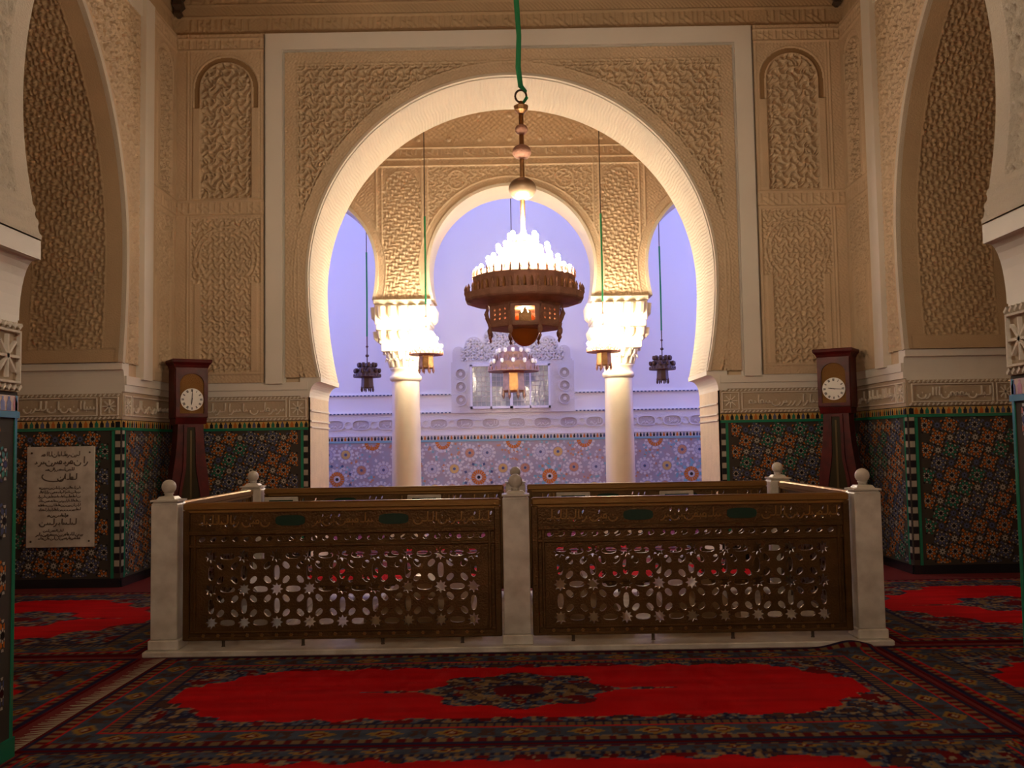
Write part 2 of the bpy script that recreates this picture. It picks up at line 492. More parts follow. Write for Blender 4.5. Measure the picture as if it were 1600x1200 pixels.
def zellige(parent, x0, x1, z0, z1, pitch=0.286, y=-0.004, shift=0):
    """rosette mosaic on a face whose local frame looks along -y"""
    p = pitch; hp = p / 2
    W = x1 - x0
    nx = int(W / hp); ox = x0 + (W - nx * hp) / 2
    nz = int((z1 - z0) / hp)
    stars = MB()
    cyc = ['tile_orange', 'tile_orange', 'tile_blue', 'tile_orange', 'tile_green', 'tile_blue']
    for j in range(nz + 2):
        for i in range(-1, nx + 2):
            cx = ox + i * hp; cz = z1 - 0.09 - j * hp
            if cz < z0 - 0.06: continue
            if (i + j + shift) % 2 == 0:
                c = cyc[((i + j) // 2 + shift) % len(cyc)]
                if random.random() < 0.18: c = random.choice(cyc)
                if cx - 0.098 < x0 or cx + 0.098 > x1 or cz - 0.098 < z0 or cz + 0.098 > z1:
                    me_ = ROS[c]
                    for pl_ in me_.polygons:
                        pp = clip_poly([(cx + me_.vertices[v].co.x, cz + me_.vertices[v].co.z) for v in pl_.vertices], x0, x1, z0, z1)
                        if pp:
                            stars.cur = [2, 0, {'tile_orange': 3, 'tile_blue': 1, 'tile_green': 4}[c]][pl_.material_index]
                            stars.poly(pp, y - 0.004)
                    continue
                o = new_obj('zellige_rosette', ROS[c], parent, (cx, y, cz))
            else:
                if cx - 0.045 < x0 or cx + 0.045 > x1 or cz - 0.045 < z0 or cz + 0.045 > z1: continue
                stars.cur = (i + j // 2) % 2
                stars.poly(star_pts(0.043, 0.024, 8, 0, (cx, cz)), y - 0.004)
                stars.cur = 2
                stars.poly([(cx + 0.011 * cos(pi / 3 * q), cz + 0.011 * sin(pi / 3 * q)) for q in range(6)], y - 0.006)
                for q in range(4):
                    t = pi / 4 + pi / 2 * q
                    ux, uz = cos(t), sin(t)
                    qx, qz = cx + ux * 0.066, cz + uz * 0.066
                    stars.cur = 3 if (i + q) % 2 else 1
                    if qx - 0.02 > x0 and qx + 0.02 < x1 and qz - 0.02 > z0:
                        stars.poly([(qx + ux * 0.020, qz + uz * 0.020), (qx - uz * 0.012, qz + ux * 0.012), (qx - ux * 0.020, qz - uz * 0.020), (qx + uz * 0.012, qz - ux * 0.012)], y - 0.004)
    if stars.f:
        o = stars.build('star_tiles', [M['tile_white'], M['tile_blue'], M['tile_black'], M['tile_orange'], M['tile_green']], parent)
        tag(o, kind='stuff')

def tile_courses(parent, x0, x1, ztop, y=-0.004):
    """merlon course, green glazed fillet under the inscription band"""
    mb = MB()
    n = int((x1 - x0) / 0.062)
    for i in range(n):
        cx = x0 + (i + 0.5) * (x1 - x0) / n
        mb.cur = [0, 1, 0, 2, 0, 3][i % 6]
        mb.poly([(cx - 0.021, ztop - 0.078), (cx + 0.021, ztop - 0.078), (cx + 0.021, ztop - 0.035), (cx + 0.009, ztop - 0.022), (cx + 0.009, ztop - 0.006), (cx - 0.009, ztop - 0.006), (cx - 0.009, ztop - 0.022), (cx - 0.021, ztop - 0.035)], y - 0.004)
    tag(mb.build('merlon_tiles', [M['tile_black'], M['tile_orange'], M['tile_green'], M['tile_blue']], parent), kind='stuff')
    MB().box(x0, x1, y - 0.003, y + 0.003, ztop - 0.08, ztop).build('merlon_bed', M['tile_gold'], parent)
    MB().box(x0, x1, y - 0.012, y + 0.003, ztop - 0.115, ztop - 0.082).build('green_fillet', M['green_glaze'], parent)

QU = {}
def quoin_edge(parent, x, z0, z1, wd=0.055, y=-0.004):
    """column of black and white tiles along a jamb edge"""
    h = 0.075
    for k in range(2):
        if k not in QU:
            QU[k] = MB().box(-wd / 2, wd / 2, -0.006, 0.002, -h / 2 + 0.004, h / 2 - 0.004).data('quoin_tile', M['tile_black'] if k == 0 else M['tile_white'])
    n = int((z1 - z0) / h)
    for i in range(n):
        new_obj('quoin_tile', QU[i % 2], parent, (x, y, z1 - (i + 0.5) * h))

# ------------------------------------------------------------------ lettering
def script_strokes(x0, x1, z0, h, rng, wd):
    """cursive carved strokes, right to left: connected baseline, uprights, bowls and dots"""
    out = []
    x = x1
    base = z0 + 0.30 * h
    while x > x0 + 0.3 * h:
        k = rng.choice(['alif', 'lam', 'bowl', 'tooth', 'tooth', 'loop', 'tail'])
        if k == 'alif':
            out.append(([(x, z0 + 0.95 * h), (x - 0.03 * h, z0 + 0.6 * h), (x - 0.02 * h, base)], wd)); x -= 0.24 * h
        elif k == 'lam':
            out.append(([(x, z0 + 0.98 * h), (x - 0.02 * h, base + 0.1 * h), (x - 0.12 * h, base), (x - 0.4 * h, base)], wd)); x -= 0.4 * h
        elif k == 'bowl':
            c = x - 0.32 * h
            out.append(([(c + 0.32 * h * cos(t), base + 0.05 * h + 0.28 * h * sin(t)) for t in np.linspace(0.1, -pi - 0.2, 9)], wd))
            out.append(([(c - 0.04 * h, base + 0.22 * h), (c + 0.04 * h, base + 0.22 * h)], wd * 1.3)); x -= 0.74 * h
        elif k == 'tooth':
            out.append(([(x, base), (x - 0.08 * h, base + 0.18 * h), (x - 0.12 * h, base), (x - 0.26 * h, base)], wd))
            if rng.random() < 0.5: out.append(([(x - 0.12 * h, base - 0.14 * h), (x - 0.06 * h, base - 0.14 * h)], wd * 1.3))
            x -= 0.26 * h
        elif k == 'loop':
            c = x - 0.14 * h
            out.append(([(c + 0.12 * h * cos(t), base + 0.13 * h + 0.12 * h * sin(t)) for t in np.linspace(0, 2 * pi, 9)], wd))
            out.append(([(x, base), (x - 0.36 * h, base)], wd)); x -= 0.36 * h
        else:
            out.append(([(x, base + 0.15 * h), (x - 0.05 * h, base), (x - 0.2 * h, base - 0.2 * h), (x - 0.38 * h, base - 0.24 * h)], wd)); x -= 0.3 * h
        if rng.random() < 0.15: x -= 0.12 * h
    return out
def lettering(mb, x0, x1, z0, h, seed, wd, y, t=0.004):
    for pts, w_ in script_strokes(x0, x1, z0, h, random.Random(seed), wd):
        mb.ribbon(pts, w_, y, t)

def inscription_band(parent, x0, x1, z0, z1, seed, matl, y=0.0, med=0.26, roped=True, letter_mat=None, end='both'):
    """carved band: border, square medallion and long cartouche with lettering"""
    h = z1 - z0
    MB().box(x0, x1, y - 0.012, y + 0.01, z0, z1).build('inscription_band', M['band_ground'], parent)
    mb = MB()
    b = 0.035
    def frame(a, c, rnd=False):
        zz0, zz1 = z0 + 0.055, z1 - 0.055
        for (p, q, r, s) in ((a, c, zz0 - 0.012, zz0), (a, c, zz1, zz1 + 0.012), (a - 0.012, a, zz0 - 0.012, zz1 + 0.012), (c, c + 0.012, zz0 - 0.012, zz1 + 0.012)):
            mb.box(p, q, y - 0.034, y - 0.01, r, s)
    m = min(med, (x1 - x0) * 0.3)
    frames = []
    cur0, cur1 = x0 + b, x1 - b
    if end in ('both', 'left'):
        frames.append((cur0, cur0 + m - b, 'm')); cur0 += m
    if end in ('both', 'right'):
        frames.append((cur1 - m + b, cur1, 'm')); cur1 -= m
    L = cur1 - cur0
    if L > 0.2:
        n = max(1, int(round(L / 1.0)))
        for i in range(n):
            frames.append((cur0 + L * i / n + 0.02, cur0 + L * (i + 1) / n - 0.02, 'c'))
    for a, c, kd in frames:
        frame(a, c)
        if kd == 'm':
            cx, cz, r = (a + c) / 2, (z0 + z1) / 2, min(c - a, h - 0.14) / 2
            for q in range(4):
                t = pi / 4 * q
                mb.ribbon([(cx - r * cos(t), cz - r * sin(t)), (cx, cz), (cx + r * cos(t), cz + r * sin(t))], 0.014, y - 0.01, 0.022)
    mb.build('band_frame', letter_mat or matl, parent)
    lt = MB()
    for k, (a, c, kd) in enumerate(frames):
        if kd == 'c': lettering(lt, a + 0.03, c - 0.02, z0 + 0.075, h - 0.15, seed + k, 0.014, y - 0.01, 0.022)
    if lt.f: lt.build('carved_lettering', letter_mat or matl, parent)
    if roped:
        rp = MB(); n = int((x1 - x0) / 0.05)
        for zz in (z0 + 0.02, z1 - 0.02):
            for i in range(n):
                xa = x0 + (i + 0.5) * (x1 - x0) / n
                rp.ribbon([(xa - 0.014, zz - 0.012), (xa + 0.014, zz + 0.012)], 0.016, y - 0.01, 0.022)
        tag(rp.build('rope_border', letter_mat or matl, parent), kind='stuff')

# ================================================================== STRUCTURE
T = 1.24
def structure(name, me, loc=(0, 0, 0), rz=0.0, label=None, cat=None):
    return tag(new_obj(name, me, None, loc, rz), label, cat, kind='structure')

ZCEIL = 9.6
# floors and ceilings
structure('floor', MB().box(-7.2, 7.2, -4, 20.6, -0.2, 0).data('floor', M['red_felt']), label='dark red carpeted floor under the rugs', cat='floor')
MBf = MB().box(-2.66, 2.66, 12.9, 13.5, 0.0, 0.02)
structure('trim_1', MBf.data('trim_1', M['white_marble']), label='white marble threshold slab under the big back arch', cat='threshold')
structure('ceiling', MB().box(-7.2, 7.2, -4, 13.9, ZCEIL, ZCEIL + 0.2).data('ceiling', M['ceiling_wood']), label='dark wooden ceiling high above the hall', cat='ceiling')
structure('ceiling_gallery', MB().box(-7.2, 7.2, 13.9, 16.3, 7.6, 7.8).data('ceiling', M['stucco']), label='low stucco ceiling between back arch and columns', cat='ceiling')

# ---------------- back wall with the great horseshoe arch
AM = Arch(2.69, 0.0, 3.77, 3.98, 2.46, 2.68)
WB = structure('wall_back', arch_wall_mesh('wall_back', AM, -7.2, 7.2, ZCEIL, T, M['stucco']), (0, 12.6, 0), 0,
               'carved stucco back wall pierced by the great horseshoe arch', 'wall')
def ribbed_soffit(ar):
    half = ar.profile(120, 500)
    hp_ = half + [(-x, z) for x, z in half[-2::-1]]
    L = np.concatenate([[0], np.cumsum([hypot(q[0] - p[0], q[1] - p[1]) for p, q in zip(hp_, hp_[1:])])])
    S = np.linspace(0, L[-1], int(L[-1] / 0.011)); Yv = np.linspace(0, T, 26)
    X = np.interp(S, L, [p[0] for p in hp_]); Z = np.interp(S, L, [p[1] for p in hp_])
    tx, tz = np.gradient(X), np.gradient(Z); l = np.hypot(tx, tz); nx, nz = -tz / l, tx / l
    YY, SS = np.meshgrid(Yv, S); dy = np.minimum(YY, T - YY)
    H = 0.004 + 0.006 * np.sin(2 * pi * SS / 0.047 + 1.5 * np.sin(YY * 9)) * (0.6 + 0.4 * np.sin(YY * 31 + SS * 7))
    H = np.where(dy < 0.045, 0.008, H)
    V = np.stack([X[:, None] + nx[:, None] * H, YY, Z[:, None] + nz[:, None] * H], -1).reshape(-1, 3)
    idx = np.arange(V.shape[0]).reshape(len(S), len(Yv))
    Q = np.stack([idx[:-1, :-1], idx[:-1, 1:], idx[1:, 1:], idx[1:, :-1]], -1).reshape(-1, 4)
    new_obj('arch_soffit', quads_mesh('arch_soffit', V, Q, M['soffit']), WB)
ribbed_soffit(AM)
arch_strip('arch_moulding', AM, 0.0, 0.035, -0.070, 0.02, M['soffit'], WB)
imposts(AM, 2.20, 2.40, 2.53, T, M['plaster'], WB)
mb = MB()
mb.box(-3.24, -3.02, -0.095, 0, 2.38, 7.07); mb.box(3.02, 3.24, -0.095, 0, 2.38, 7.07); mb.box(-3.02, 3.02, -0.095, 0, 6.85, 7.07)
mb.box(-3.27, -3.24, -0.028, 0, 2.38, 7.1); mb.box(3.24, 3.27, -0.028, 0, 2.38, 7.1); mb.box(-3.02, -2.99, -0.028, 0, 2.38, 6.85); mb.box(2.99, 3.02, -0.028, 0, 2.38, 6.85); mb.box(-2.99, 2.99, -0.028, 0, 6.82, 6.85)
mb.build('alfiz_band', M['plaster'], WB)

def spandrel_h(ar, A1, ZT, lat):
    def fn(a, z, st):
        do = np.minimum(A1 - np.abs(a), ZT - z); da = ar.dist(a, z)
        H = 0.002 + 0.070 * lat(a, z, st)
        fb = 0.050 + 0.016 * fine(a, z)
        H = np.where(do < 0.15, fb, H)
        H = np.where(da < 0.17, fb, H)
        H = np.maximum(H, 0.076 * ridge(do, 0.165, 0.035)); H = np.maximum(H, 0.072 * ridge(do, 0.205, 0.025))
        H = np.maximum(H, 0.076 * ridge(da, 0.185, 0.035)); H = np.maximum(H, 0.072 * ridge(da, 0.225, 0.025))
        H = np.where((da < 0.16) & (do > 0.18), fb, H)
        return H
    return fn
hf('spandrel_panel', -2.99, 2.99, 2.46, 6.82, 0.0105, spandrel_h(AM, 2.99, 6.82, lambda a, z, st: lat_scroll(a, z, st, 0.175, 0.014)), M['stucco'], WB,
   mask=lambda a, z: AM.dist(a, z) > 0.02)

def flank_h(ac, hw):
    """flank with blind arch above and round panel below; ac = centre, hw = half width"""
    def fn(a, z, st):
        u = a - ac; du = hw - np.abs(u)
        H = 0.006 + 0.008 * fine(a, z)
        # vertical mouldings
        H = np.maximum(H, 0.026 * ridge(du, 0.02, 0.03)); H = np.maximum(H, 0.022 * ridge(du, 0.06, 0.03))
        iw = hw - 0.075
        inn = du > 0.075
        # small bands
        for (b0, b1) in ((6.86, 7.02), (4.62, 4.82)):
            ins = (z > b0) & (z < b1)
            H = np.where(ins, 0.004 + 0.014 * script_relief(a, z - b0, b1 - b0), H)
            H = np.maximum(H, 0.03 * ridge(z, b0, 0.035)); H = np.maximum(H, 0.03 * ridge(z, b1, 0.035))
        # upper blind arch
        zc = 6.78 - (iw - 0.02); r = np.hypot(u, z - zc); rr = np.where(z > zc, r, np.abs(u)); RO = iw - 0.02
        reg = inn & (z > 4.86) & (z < 6.83)
        Hu = -0.056 + 0.068 * lat_scroll(a, z, st, 0.20, 0.015)
        Hs = 0.004 + 0.012 * fine(a, z, 0.045)
        shaft = (rr > RO - 0.09) & (rr < RO)
        Hcol = np.where(z > zc - 0.27, -0.012, 0.030)
        val = np.where(rr < RO - 0.09, Hu, np.where(shaft, Hcol, Hs))
        val = np.maximum(val, 0.026 * ridge(rr, RO - 0.09, 0.025)); val = np.maximum(val, 0.024 * ridge(rr, RO, 0.025))
        H = np.where(reg, val, H)
        # lower panel with round-headed relief
        zc2 = 4.05; r2 = np.hypot(u, z - zc2); reg2 = inn & (z > 2.55) & (z < 4.58)
        v2 = -0.018 + 0.034 * lat_scroll(a, z, st, 0.14, 0.012)
        R2 = iw - 0.04
        arcs = np.where(z > zc2 - 0.25, np.maximum(0.022 * ridge(r2, R2, 0.025), 0.02 * ridge(r2, R2 - 0.06, 0.025)), -9.0)
        v2 = np.maximum(v2, arcs)
        colr = (np.abs(u) > R2 - 0.085) & (np.abs(u) < R2) & (z < 3.72)
        v2 = np.where(colr, 0.020, v2)
        v2 = np.where((np.abs(u) >= R2) & (z < 3.72), 0.010, v2)
        H = np.where(reg2, v2, H)
        H = np.maximum(H, 0.024 * ridge(z, 2.52, 0.03))
        return H + 0.062
    return fn
def frieze_h(a, z, st):
    H = 0.006 + 0.012 * fine(a, z, 0.06)
    b = (z > 7.12) & (z < 7.33)
    H = np.where(b, 0.004 + 0.018 * script_relief(a, z - 7.12, 0.21), H)
    blk = np.abs(((np.abs(a) - 3.35) + 0.55) % 1.1 - 0.55) < 0.12
    H = np.where(b & blk & (np.abs(a) > 3.0), 0.002 + 0.014 * fine(a, z, 0.05), H)
    H = np.where((z > 7.36) & (z < 7.50), 0.006 + 0.014 * rope(a, z, 0.055), H)
    for zz in (7.10, 7.345, 7.51):
        H = np.maximum(H, 0.032 * ridge(z, zz, 0.03))
    d = 0.02 + 0.05 * sstep(7.52, 8.6, z)
    H = np.where(z > 7.53, d * (0.4 + 0.9 * diaper(a, z, st, 0.16)), H)
    return H
for s in (1, -1):
    a0, a1 = (3.27, 4.5) if s > 0 else (-4.5, -3.27)
    hf('flank_panel', a0, a1, 2.40, 7.08, 0.011, flank_h(s * 3.77, 0.53), M['stucco'], WB)
for s in (1, -1):                    # brown painted band around each blind arch
    ro, zc_ = 0.435, 6.345
    pts = [(-1, zc_ - 0.27)] + [(pi - q, None) for q in np.linspace(0, pi, 25)] + [(1, zc_ - 0.27)]
    ring = []
    for a_, z_ in pts:
        if z_ is None: c_, s_ = cos(a_), sin(a_); P_ = lambda r: (s * 3.77 + r * c_, zc_ + r * s_)
        else: P_ = lambda r: (s * 3.77 + r * a_, z_)
        (xo, zo), (xi_, zi) = P_(ro - 0.005), P_(ro - 0.085)
        ring.append([(xo, 0, zo), (xo, -0.058, zo), (xi_, -0.058, zi), (xi_, 0, zi)])
    MB().rings(ring).build('blind_arch_band', M['arch_brown'], WB)
hf('upper_frieze', -4.5, 4.5, 7.08, 8.6, 0.014, frieze_h, M['stucco_dense'], WB)
for s in (1, -1):
    x0, x1 = sorted((s * 2.70, s * 4.5))
    xi = s * 2.68
    mb = MB().box(x0, x1, -0.055, 0, 2.30, 2.40); mb.box(x0, x1, -0.035, 0, 2.22, 2.30)
    mb.build('cornice', M['plaster'], WB)
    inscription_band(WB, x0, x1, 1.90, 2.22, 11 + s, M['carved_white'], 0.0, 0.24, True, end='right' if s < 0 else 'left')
    MB().box(x0, x1, -0.004, 0.01, 0, 1.90).build('tile_bed', M['tile_bed'], WB)
    tile_courses(WB, x0, x1, 1.89)
    q = (x0 + 0.14, x1) if s > 0 else (x0, x1 - 0.14)
    zellige(WB, q[0], q[1], 0.12, 1.77, shift=0 if s > 0 else 1)
    quoin_edge(WB, s * 2.735, 0.1, 1.78)
    MB().box(s * 2.765, s * 2.80, -0.012, 0, 0.1, 1.77).build('green_edge', M['green_glaze'], WB)
    MB().box(x0, x1, -0.02, 0, 0, 0.1).build('skirting', M['tile_black'], WB)
for s in (1, -1):
    J = jamb_panel('jamb', s, AM, T, 2.20, M['jamb_stone'], WB)
    mb = MB()
    for zz in (2.02, 1.88, 1.80): mb.box(0, T, -0.02, 0, zz, zz + 0.02)
    mb.build('jamb_fillet', M['plaster'], J)

# ---------------- side walls with pointed horseshoe arches
AS = Arch(2.25, 0.85, 3.80, 4.9, 2.55, 2.24)
def side_wall(name, sx, label):
    e0, e1 = (-3.75, 3.85) if sx < 0 else (-3.85, 3.75)
    o = structure(name, arch_wall_mesh(name, AS, e0, e1, ZCEIL, T, M['stucco']), (sx * 4.5, 8.75, 0), pi / 2 if sx < 0 else -pi / 2, label, 'wall')
    far = 1 if sx < 0 else -1          # side of local a that lies towards the back wall
    # intrados with carved field
    prof = []
    half = AS.profile(200, 900)
    L = [0.0]
    for p, q in zip(half, half[1:]): L.append(L[-1] + hypot(q[0] - p[0], q[1] - p[1]))
    L = np.array(L); hx = np.array([p[0] for p in half]); hz = np.array([p[1] for p in half])
    for sg in (1, -1):
        st = 0.0125 if sg == far else 0.03
        ns = int(L[-1] / st); ny = int(T / st)
        S = np.linspace(0, L[-1], ns + 1); Yv = np.linspace(0, T, ny + 1)
        X = np.interp(S, L, hx); Z = np.interp(S, L, hz)
        tx, tz = np.gradient(X), np.gradient(Z); l = np.hypot(tx, tz); nx, nz = -tz / l, tx / l   # towards the opening
        YY, SS = np.meshgrid(Yv, S)
        dy = np.minimum(YY, T - YY)
        H = 0.002 + 0.028 * diaper(YY * 1.0, SS, st, 0.078)
        H = np.where(dy < 0.20, 0.02, H)
        H = np.maximum(H, 0.026 * ridge(dy, 0.20, 0.03)); H = np.maximum(H, 0.022 * ridge(dy, 0.13, 0.03)); H = np.maximum(H, 0.022 * ridge(dy, 0.07, 0.03))
        H = np.where((SS < 0.16) & (dy > 0.05), 0.012, H); H = np.maximum(H, 0.02 * ridge(SS, 0.16, 0.03))
        V = np.stack([sg * (X[:, None] + nx[:, None] * H), YY, Z[:, None] + nz[:, None] * H], -1).reshape(-1, 3)
        idx = np.arange(V.shape[0]).reshape(ns + 1, ny + 1)
        Q = np.stack([idx[:-1, :-1], idx[:-1, 1:], idx[1:, 1:], idx[1:, :-1]], -1).reshape(-1, 4)
        if sg < 0: Q = Q[:, ::-1]
        new_obj('intrados_panel', quads_mesh('intrados_panel', V, Q, M['stucco_dense']), o)
    arch_strip('arch_moulding', AS, 0.0, 0.07, -0.045, 0.02, M['soffit'], o)
    imposts(AS, 2.24, 2.47, 2.17, T, M['plaster'], o, over=0.03)
    mb = MB()
    for s in (1, -1): mb.box(s * 2.65, s * 2.93, -0.095, 0, 2.38, 7.07)
    mb.box(-2.65, 2.65, -0.05, 0, 6.83, 7.07)
    mb.build('alfiz_band', M['plaster'], o)
    def sp(a, z, st):
        do = np.minimum(2.65 - np.abs(a), 6.83 - z); da = AS.dist(a, z)
        H = 0.002 + 0.045 * lat_scroll(a, z, st, 0.17, 0.015)
        H = np.where((do < 0.06) | (da < 0.11), 0.022 + 0.012 * fine(a, z, 0.07), H)
        H = np.maximum(H, 0.05 * ridge(do, 0.06, 0.035)); H = np.maximum(H, 0.05 * ridge(da, 0.11, 0.035))
        return H
    hf('spandrel_panel', -2.65, 2.65, 2.55, 6.83, 0.0145, sp, M['stucco'], o, mask=lambda a, z: AS.dist(a, z) > 0.05)
    for s in (1, -1):
        a0, a1 = sorted((s * 2.93, s * (3.85 if s == far else 3.75)))
        hf('flank_panel', a0, a1, 2.40, 7.08, 0.016 if s == far else 0.04, flank_h(s * 3.36, 0.40), M['stucco'], o)
        x0, x1 = sorted((s * 2.24, s * (3.85 if s == far else 3.75)))
        mb = MB().box(x0, x1, -0.055, 0, 2.30, 2.40); mb.box(x0, x1, -0.035, 0, 2.22, 2.30); mb.build('cornice', M['plaster'], o)
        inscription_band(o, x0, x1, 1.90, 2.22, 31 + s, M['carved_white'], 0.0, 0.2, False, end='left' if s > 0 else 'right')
        MB().box(x0, x1, -0.004, 0.01, 0, 1.90).build('tile_bed', M['tile_bed'], o)
        tile_courses(o, x0, x1, 1.89)
        q = (x0 + 0.13, x1) if s > 0 else (x0, x1 - 0.13)
        zellige(o, q[0], q[1], 0.12, 1.77, shift=1)
        quoin_edge(o, s * 2.285, 0.1, 1.88)
        MB().box(s * 2.315, s * 2.345, -0.012, 0, 0.1, 1.77).build('green_edge', M['green_glaze'], o)
        MB().box(x0, x1, -0.02, 0, 0, 0.1).build('skirting', M['tile_black'], o)
    hf('upper_frieze', e0, e1, 7.08, 8.6, 0.03, frieze_h, M['stucco_dense'], o)
    for s in (1, -1):
        J = jamb_panel('jamb', s, AS, T, 2.25, M['plaster'], o)
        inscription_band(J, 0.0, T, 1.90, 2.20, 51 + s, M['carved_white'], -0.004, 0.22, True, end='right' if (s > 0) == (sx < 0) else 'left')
        MB().box(0, T, -0.008, 0, 0, 1.90).build('tile_bed', M['tile_bed'], J)
        tile_courses(J, 0, T, 1.89, y=-0.010)
        if s == far:
            zellige(J, 0.02, T - 0.14 if s > 0 else T - 0.02, 0.12, 1.77, y=-0.010) if s > 0 else zellige(J, 0.14, T - 0.02, 0.12, 1.77, y=-0.010)
            quoin_edge(J, T - 0.035 if s > 0 else 0.035, 0.1, 1.88, y=-0.010)
            xg = T - 0.085 if s > 0 else 0.085
            MB().box(xg - 0.015, xg + 0.015, -0.022, 0, 0.1, 1.77).build('green_edge', M['green_glaze'], J)
        MB().box(0, T, -0.024, 0, 0, 0.1).build('skirting', M['tile_black'], J)
    return o
WL = side_wall('wall_left', -1, 'left side wall with carved arch and tiled base')
WR = side_wall('wall_right', 1, 'right side wall with carved arch and tiled base')

# ---------------- front wall: the entrance arch the viewer looks through
AF = Arch(2.60, 0.0, 3.45, 2.74, 2.66, 2.60)
WF = structure('wall_front', arch_wall_mesh('wall_front', AF, -7.2, 7.2, ZCEIL, T, M['stucco']), (0, 3.76, 0), 0, 'entrance wall whose arch frames the view at both edges', 'wall')
def front_intrados(ar):
    half = ar.profile(120, 500)
    L = [0.0]
    for p, q in zip(half, half[1:]): L.append(L[-1] + hypot(q[0] - p[0], q[1] - p[1]))
    L = np.array(L); hx = np.array([p[0] for p in half]); hz = np.array([p[1] for p in half])
    for sg in (1, -1):
        st = 0.018
        ns = int(L[-1] / st); ny = int(T / st)
        S = np.linspace(0, L[-1], ns + 1); Yv = np.linspace(0, T, ny + 1)
        X = np.interp(S, L, hx); Z = np.interp(S, L, hz)
        tx, tz = np.gradient(X), np.gradient(Z); l = np.hypot(tx, tz); nx, nz = -tz / l, tx / l
        YY, SS = np.meshgrid(Yv, S); dy = np.minimum(YY, T - YY)
        H = 0.006 + 0.02 * lat_scroll(YY, SS, st, 0.17, 0.014)
        H = np.where(dy < 0.16, 0.014, H); H = np.maximum(H, 0.024 * ridge(dy, 0.16, 0.04))
        H = np.where(SS < 0.22, 0.012 + 0.008 * (np.sin(SS * 2 * pi / 0.075) > 0.2), H)
        V = np.stack([sg * (X[:, None] + nx[:, None] * H), YY, Z[:, None] + nz[:, None] * H], -1).reshape(-1, 3)
        idx = np.arange(V.shape[0]).reshape(ns + 1, ny + 1)
        Q = np.stack([idx[:-1, :-1], idx[:-1, 1:], idx[1:, 1:], idx[1:, :-1]], -1).reshape(-1, 4)
        if sg < 0: Q = Q[:, ::-1]
        new_obj('intrados_panel', quads_mesh('intrados_panel', V, Q, M['soffit']), WF)
front_intrados(AF)
imposts(AF, 2.24, 2.56, 2.49, T, M['plaster'], WF, over=0.02)
for s in (1, -1):
    J = jamb_panel('jamb', s, AF, T, 2.26, M['plaster'], WF)
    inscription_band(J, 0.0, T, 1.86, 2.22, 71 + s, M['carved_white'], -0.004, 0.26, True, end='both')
    MB().box(0, T, -0.008, 0, 0, 1.86).build('tile_bed', M['tile_bed'], J)
    tile_courses(J, 0, T, 1.84, y=-0.010)
    zellige(J, 0.10, T - 0.10, 0.12, 1.72, y=-0.010)
    for xg in (0.02, T - 0.02):
        MB().box(xg - 0.012, xg + 0.012, -0.014, 0, 0.0, 1.84).build('green_edge', M['green_glaze'], J)
    MB().box(0, T, -0.022, 0, 0, 0.1).build('skirting', M['green_glaze'], J)

# ---------------- outer shell: niches behind the side arches, entrance hall, gallery, court
sh = M['plaster']
structure('wall_niche_left', MB().box(-7.4, -7.2, -4, 20.8, 0, 14.0).data('wall', sh), label='plain plaster wall closing the left niche', cat='wall')
structure('wall_niche_right', MB().box(7.2, 7.4, -4, 20.8, 0, 14.0).data('wall', sh), label='plain plaster wall closing the right niche', cat='wall')
structure('wall_entrance', MB().box(-7.4, 7.4, -4.2, -4, 0, ZCEIL).data('wall', sh), label='plain plaster wall behind the viewer', cat='wall')
structure('wall_roof_step', MB().box(-7.2, 7.2, 16.1, 16.3, 7.6, 14.0).data('wall', M['court_plaster']), label='white wall above the arcade on the court side', cat='wall')

for sgn, nm, side in ((-1, 'fill_frame_2', 'left'), (1, 'fill_frame_3', 'right')):    # added unseen frames dressing the side fill lights as windows
    fr_ = MB()
    xa, xb = sorted((sgn * 7.03, sgn * 7.19))
    for y0, y1, z0, z1 in ((16.38, 16.5, 1.9, 8.1), (19.5, 19.62, 1.9, 8.1), (16.38, 19.62, 1.88, 2.0), (16.38, 19.62, 8.0, 8.12), (17.96, 18.04, 2.0, 8.0), (16.5, 19.5, 4.96, 5.04)):
        fr_.box(xa, xb, y0, y1, z0, z1)
    structure(nm, fr_.data(nm, M['ceiling_wood']), label='added unseen frame around the fill light on the %s side wall of the court' % side, cat='window')
sf = MB()
for x0, x1, y0, y1 in ((-5.6, -5.5, 16.4, 20.0), (5.5, 5.6, 16.4, 20.0), (-5.6, 5.6, 16.4, 16.5), (-5.6, 5.6, 19.9, 20.0), (-1.9, -1.8, 16.5, 19.9), (1.8, 1.9, 16.5, 19.9)):
    sf.box(x0, x1, y0, y1, 13.6, 13.78)
structure('assumed_skylight_frame', sf.data('assumed_skylight_frame', M['ceiling_wood']), label='added unseen frame around the assumed skylight high above the court', cat='window')  # unseen frame added around the assumed skylight
structure('added_beam', MB().box(-7.2, 7.2, 17.94, 18.06, 9.4, 9.55).data('added_beam', M['ceiling_wood']), label='added unseen dark timber beam spanning high across the court to hold its lamps', cat='beam')  # unseen beam added so the court lamps have something to hang from

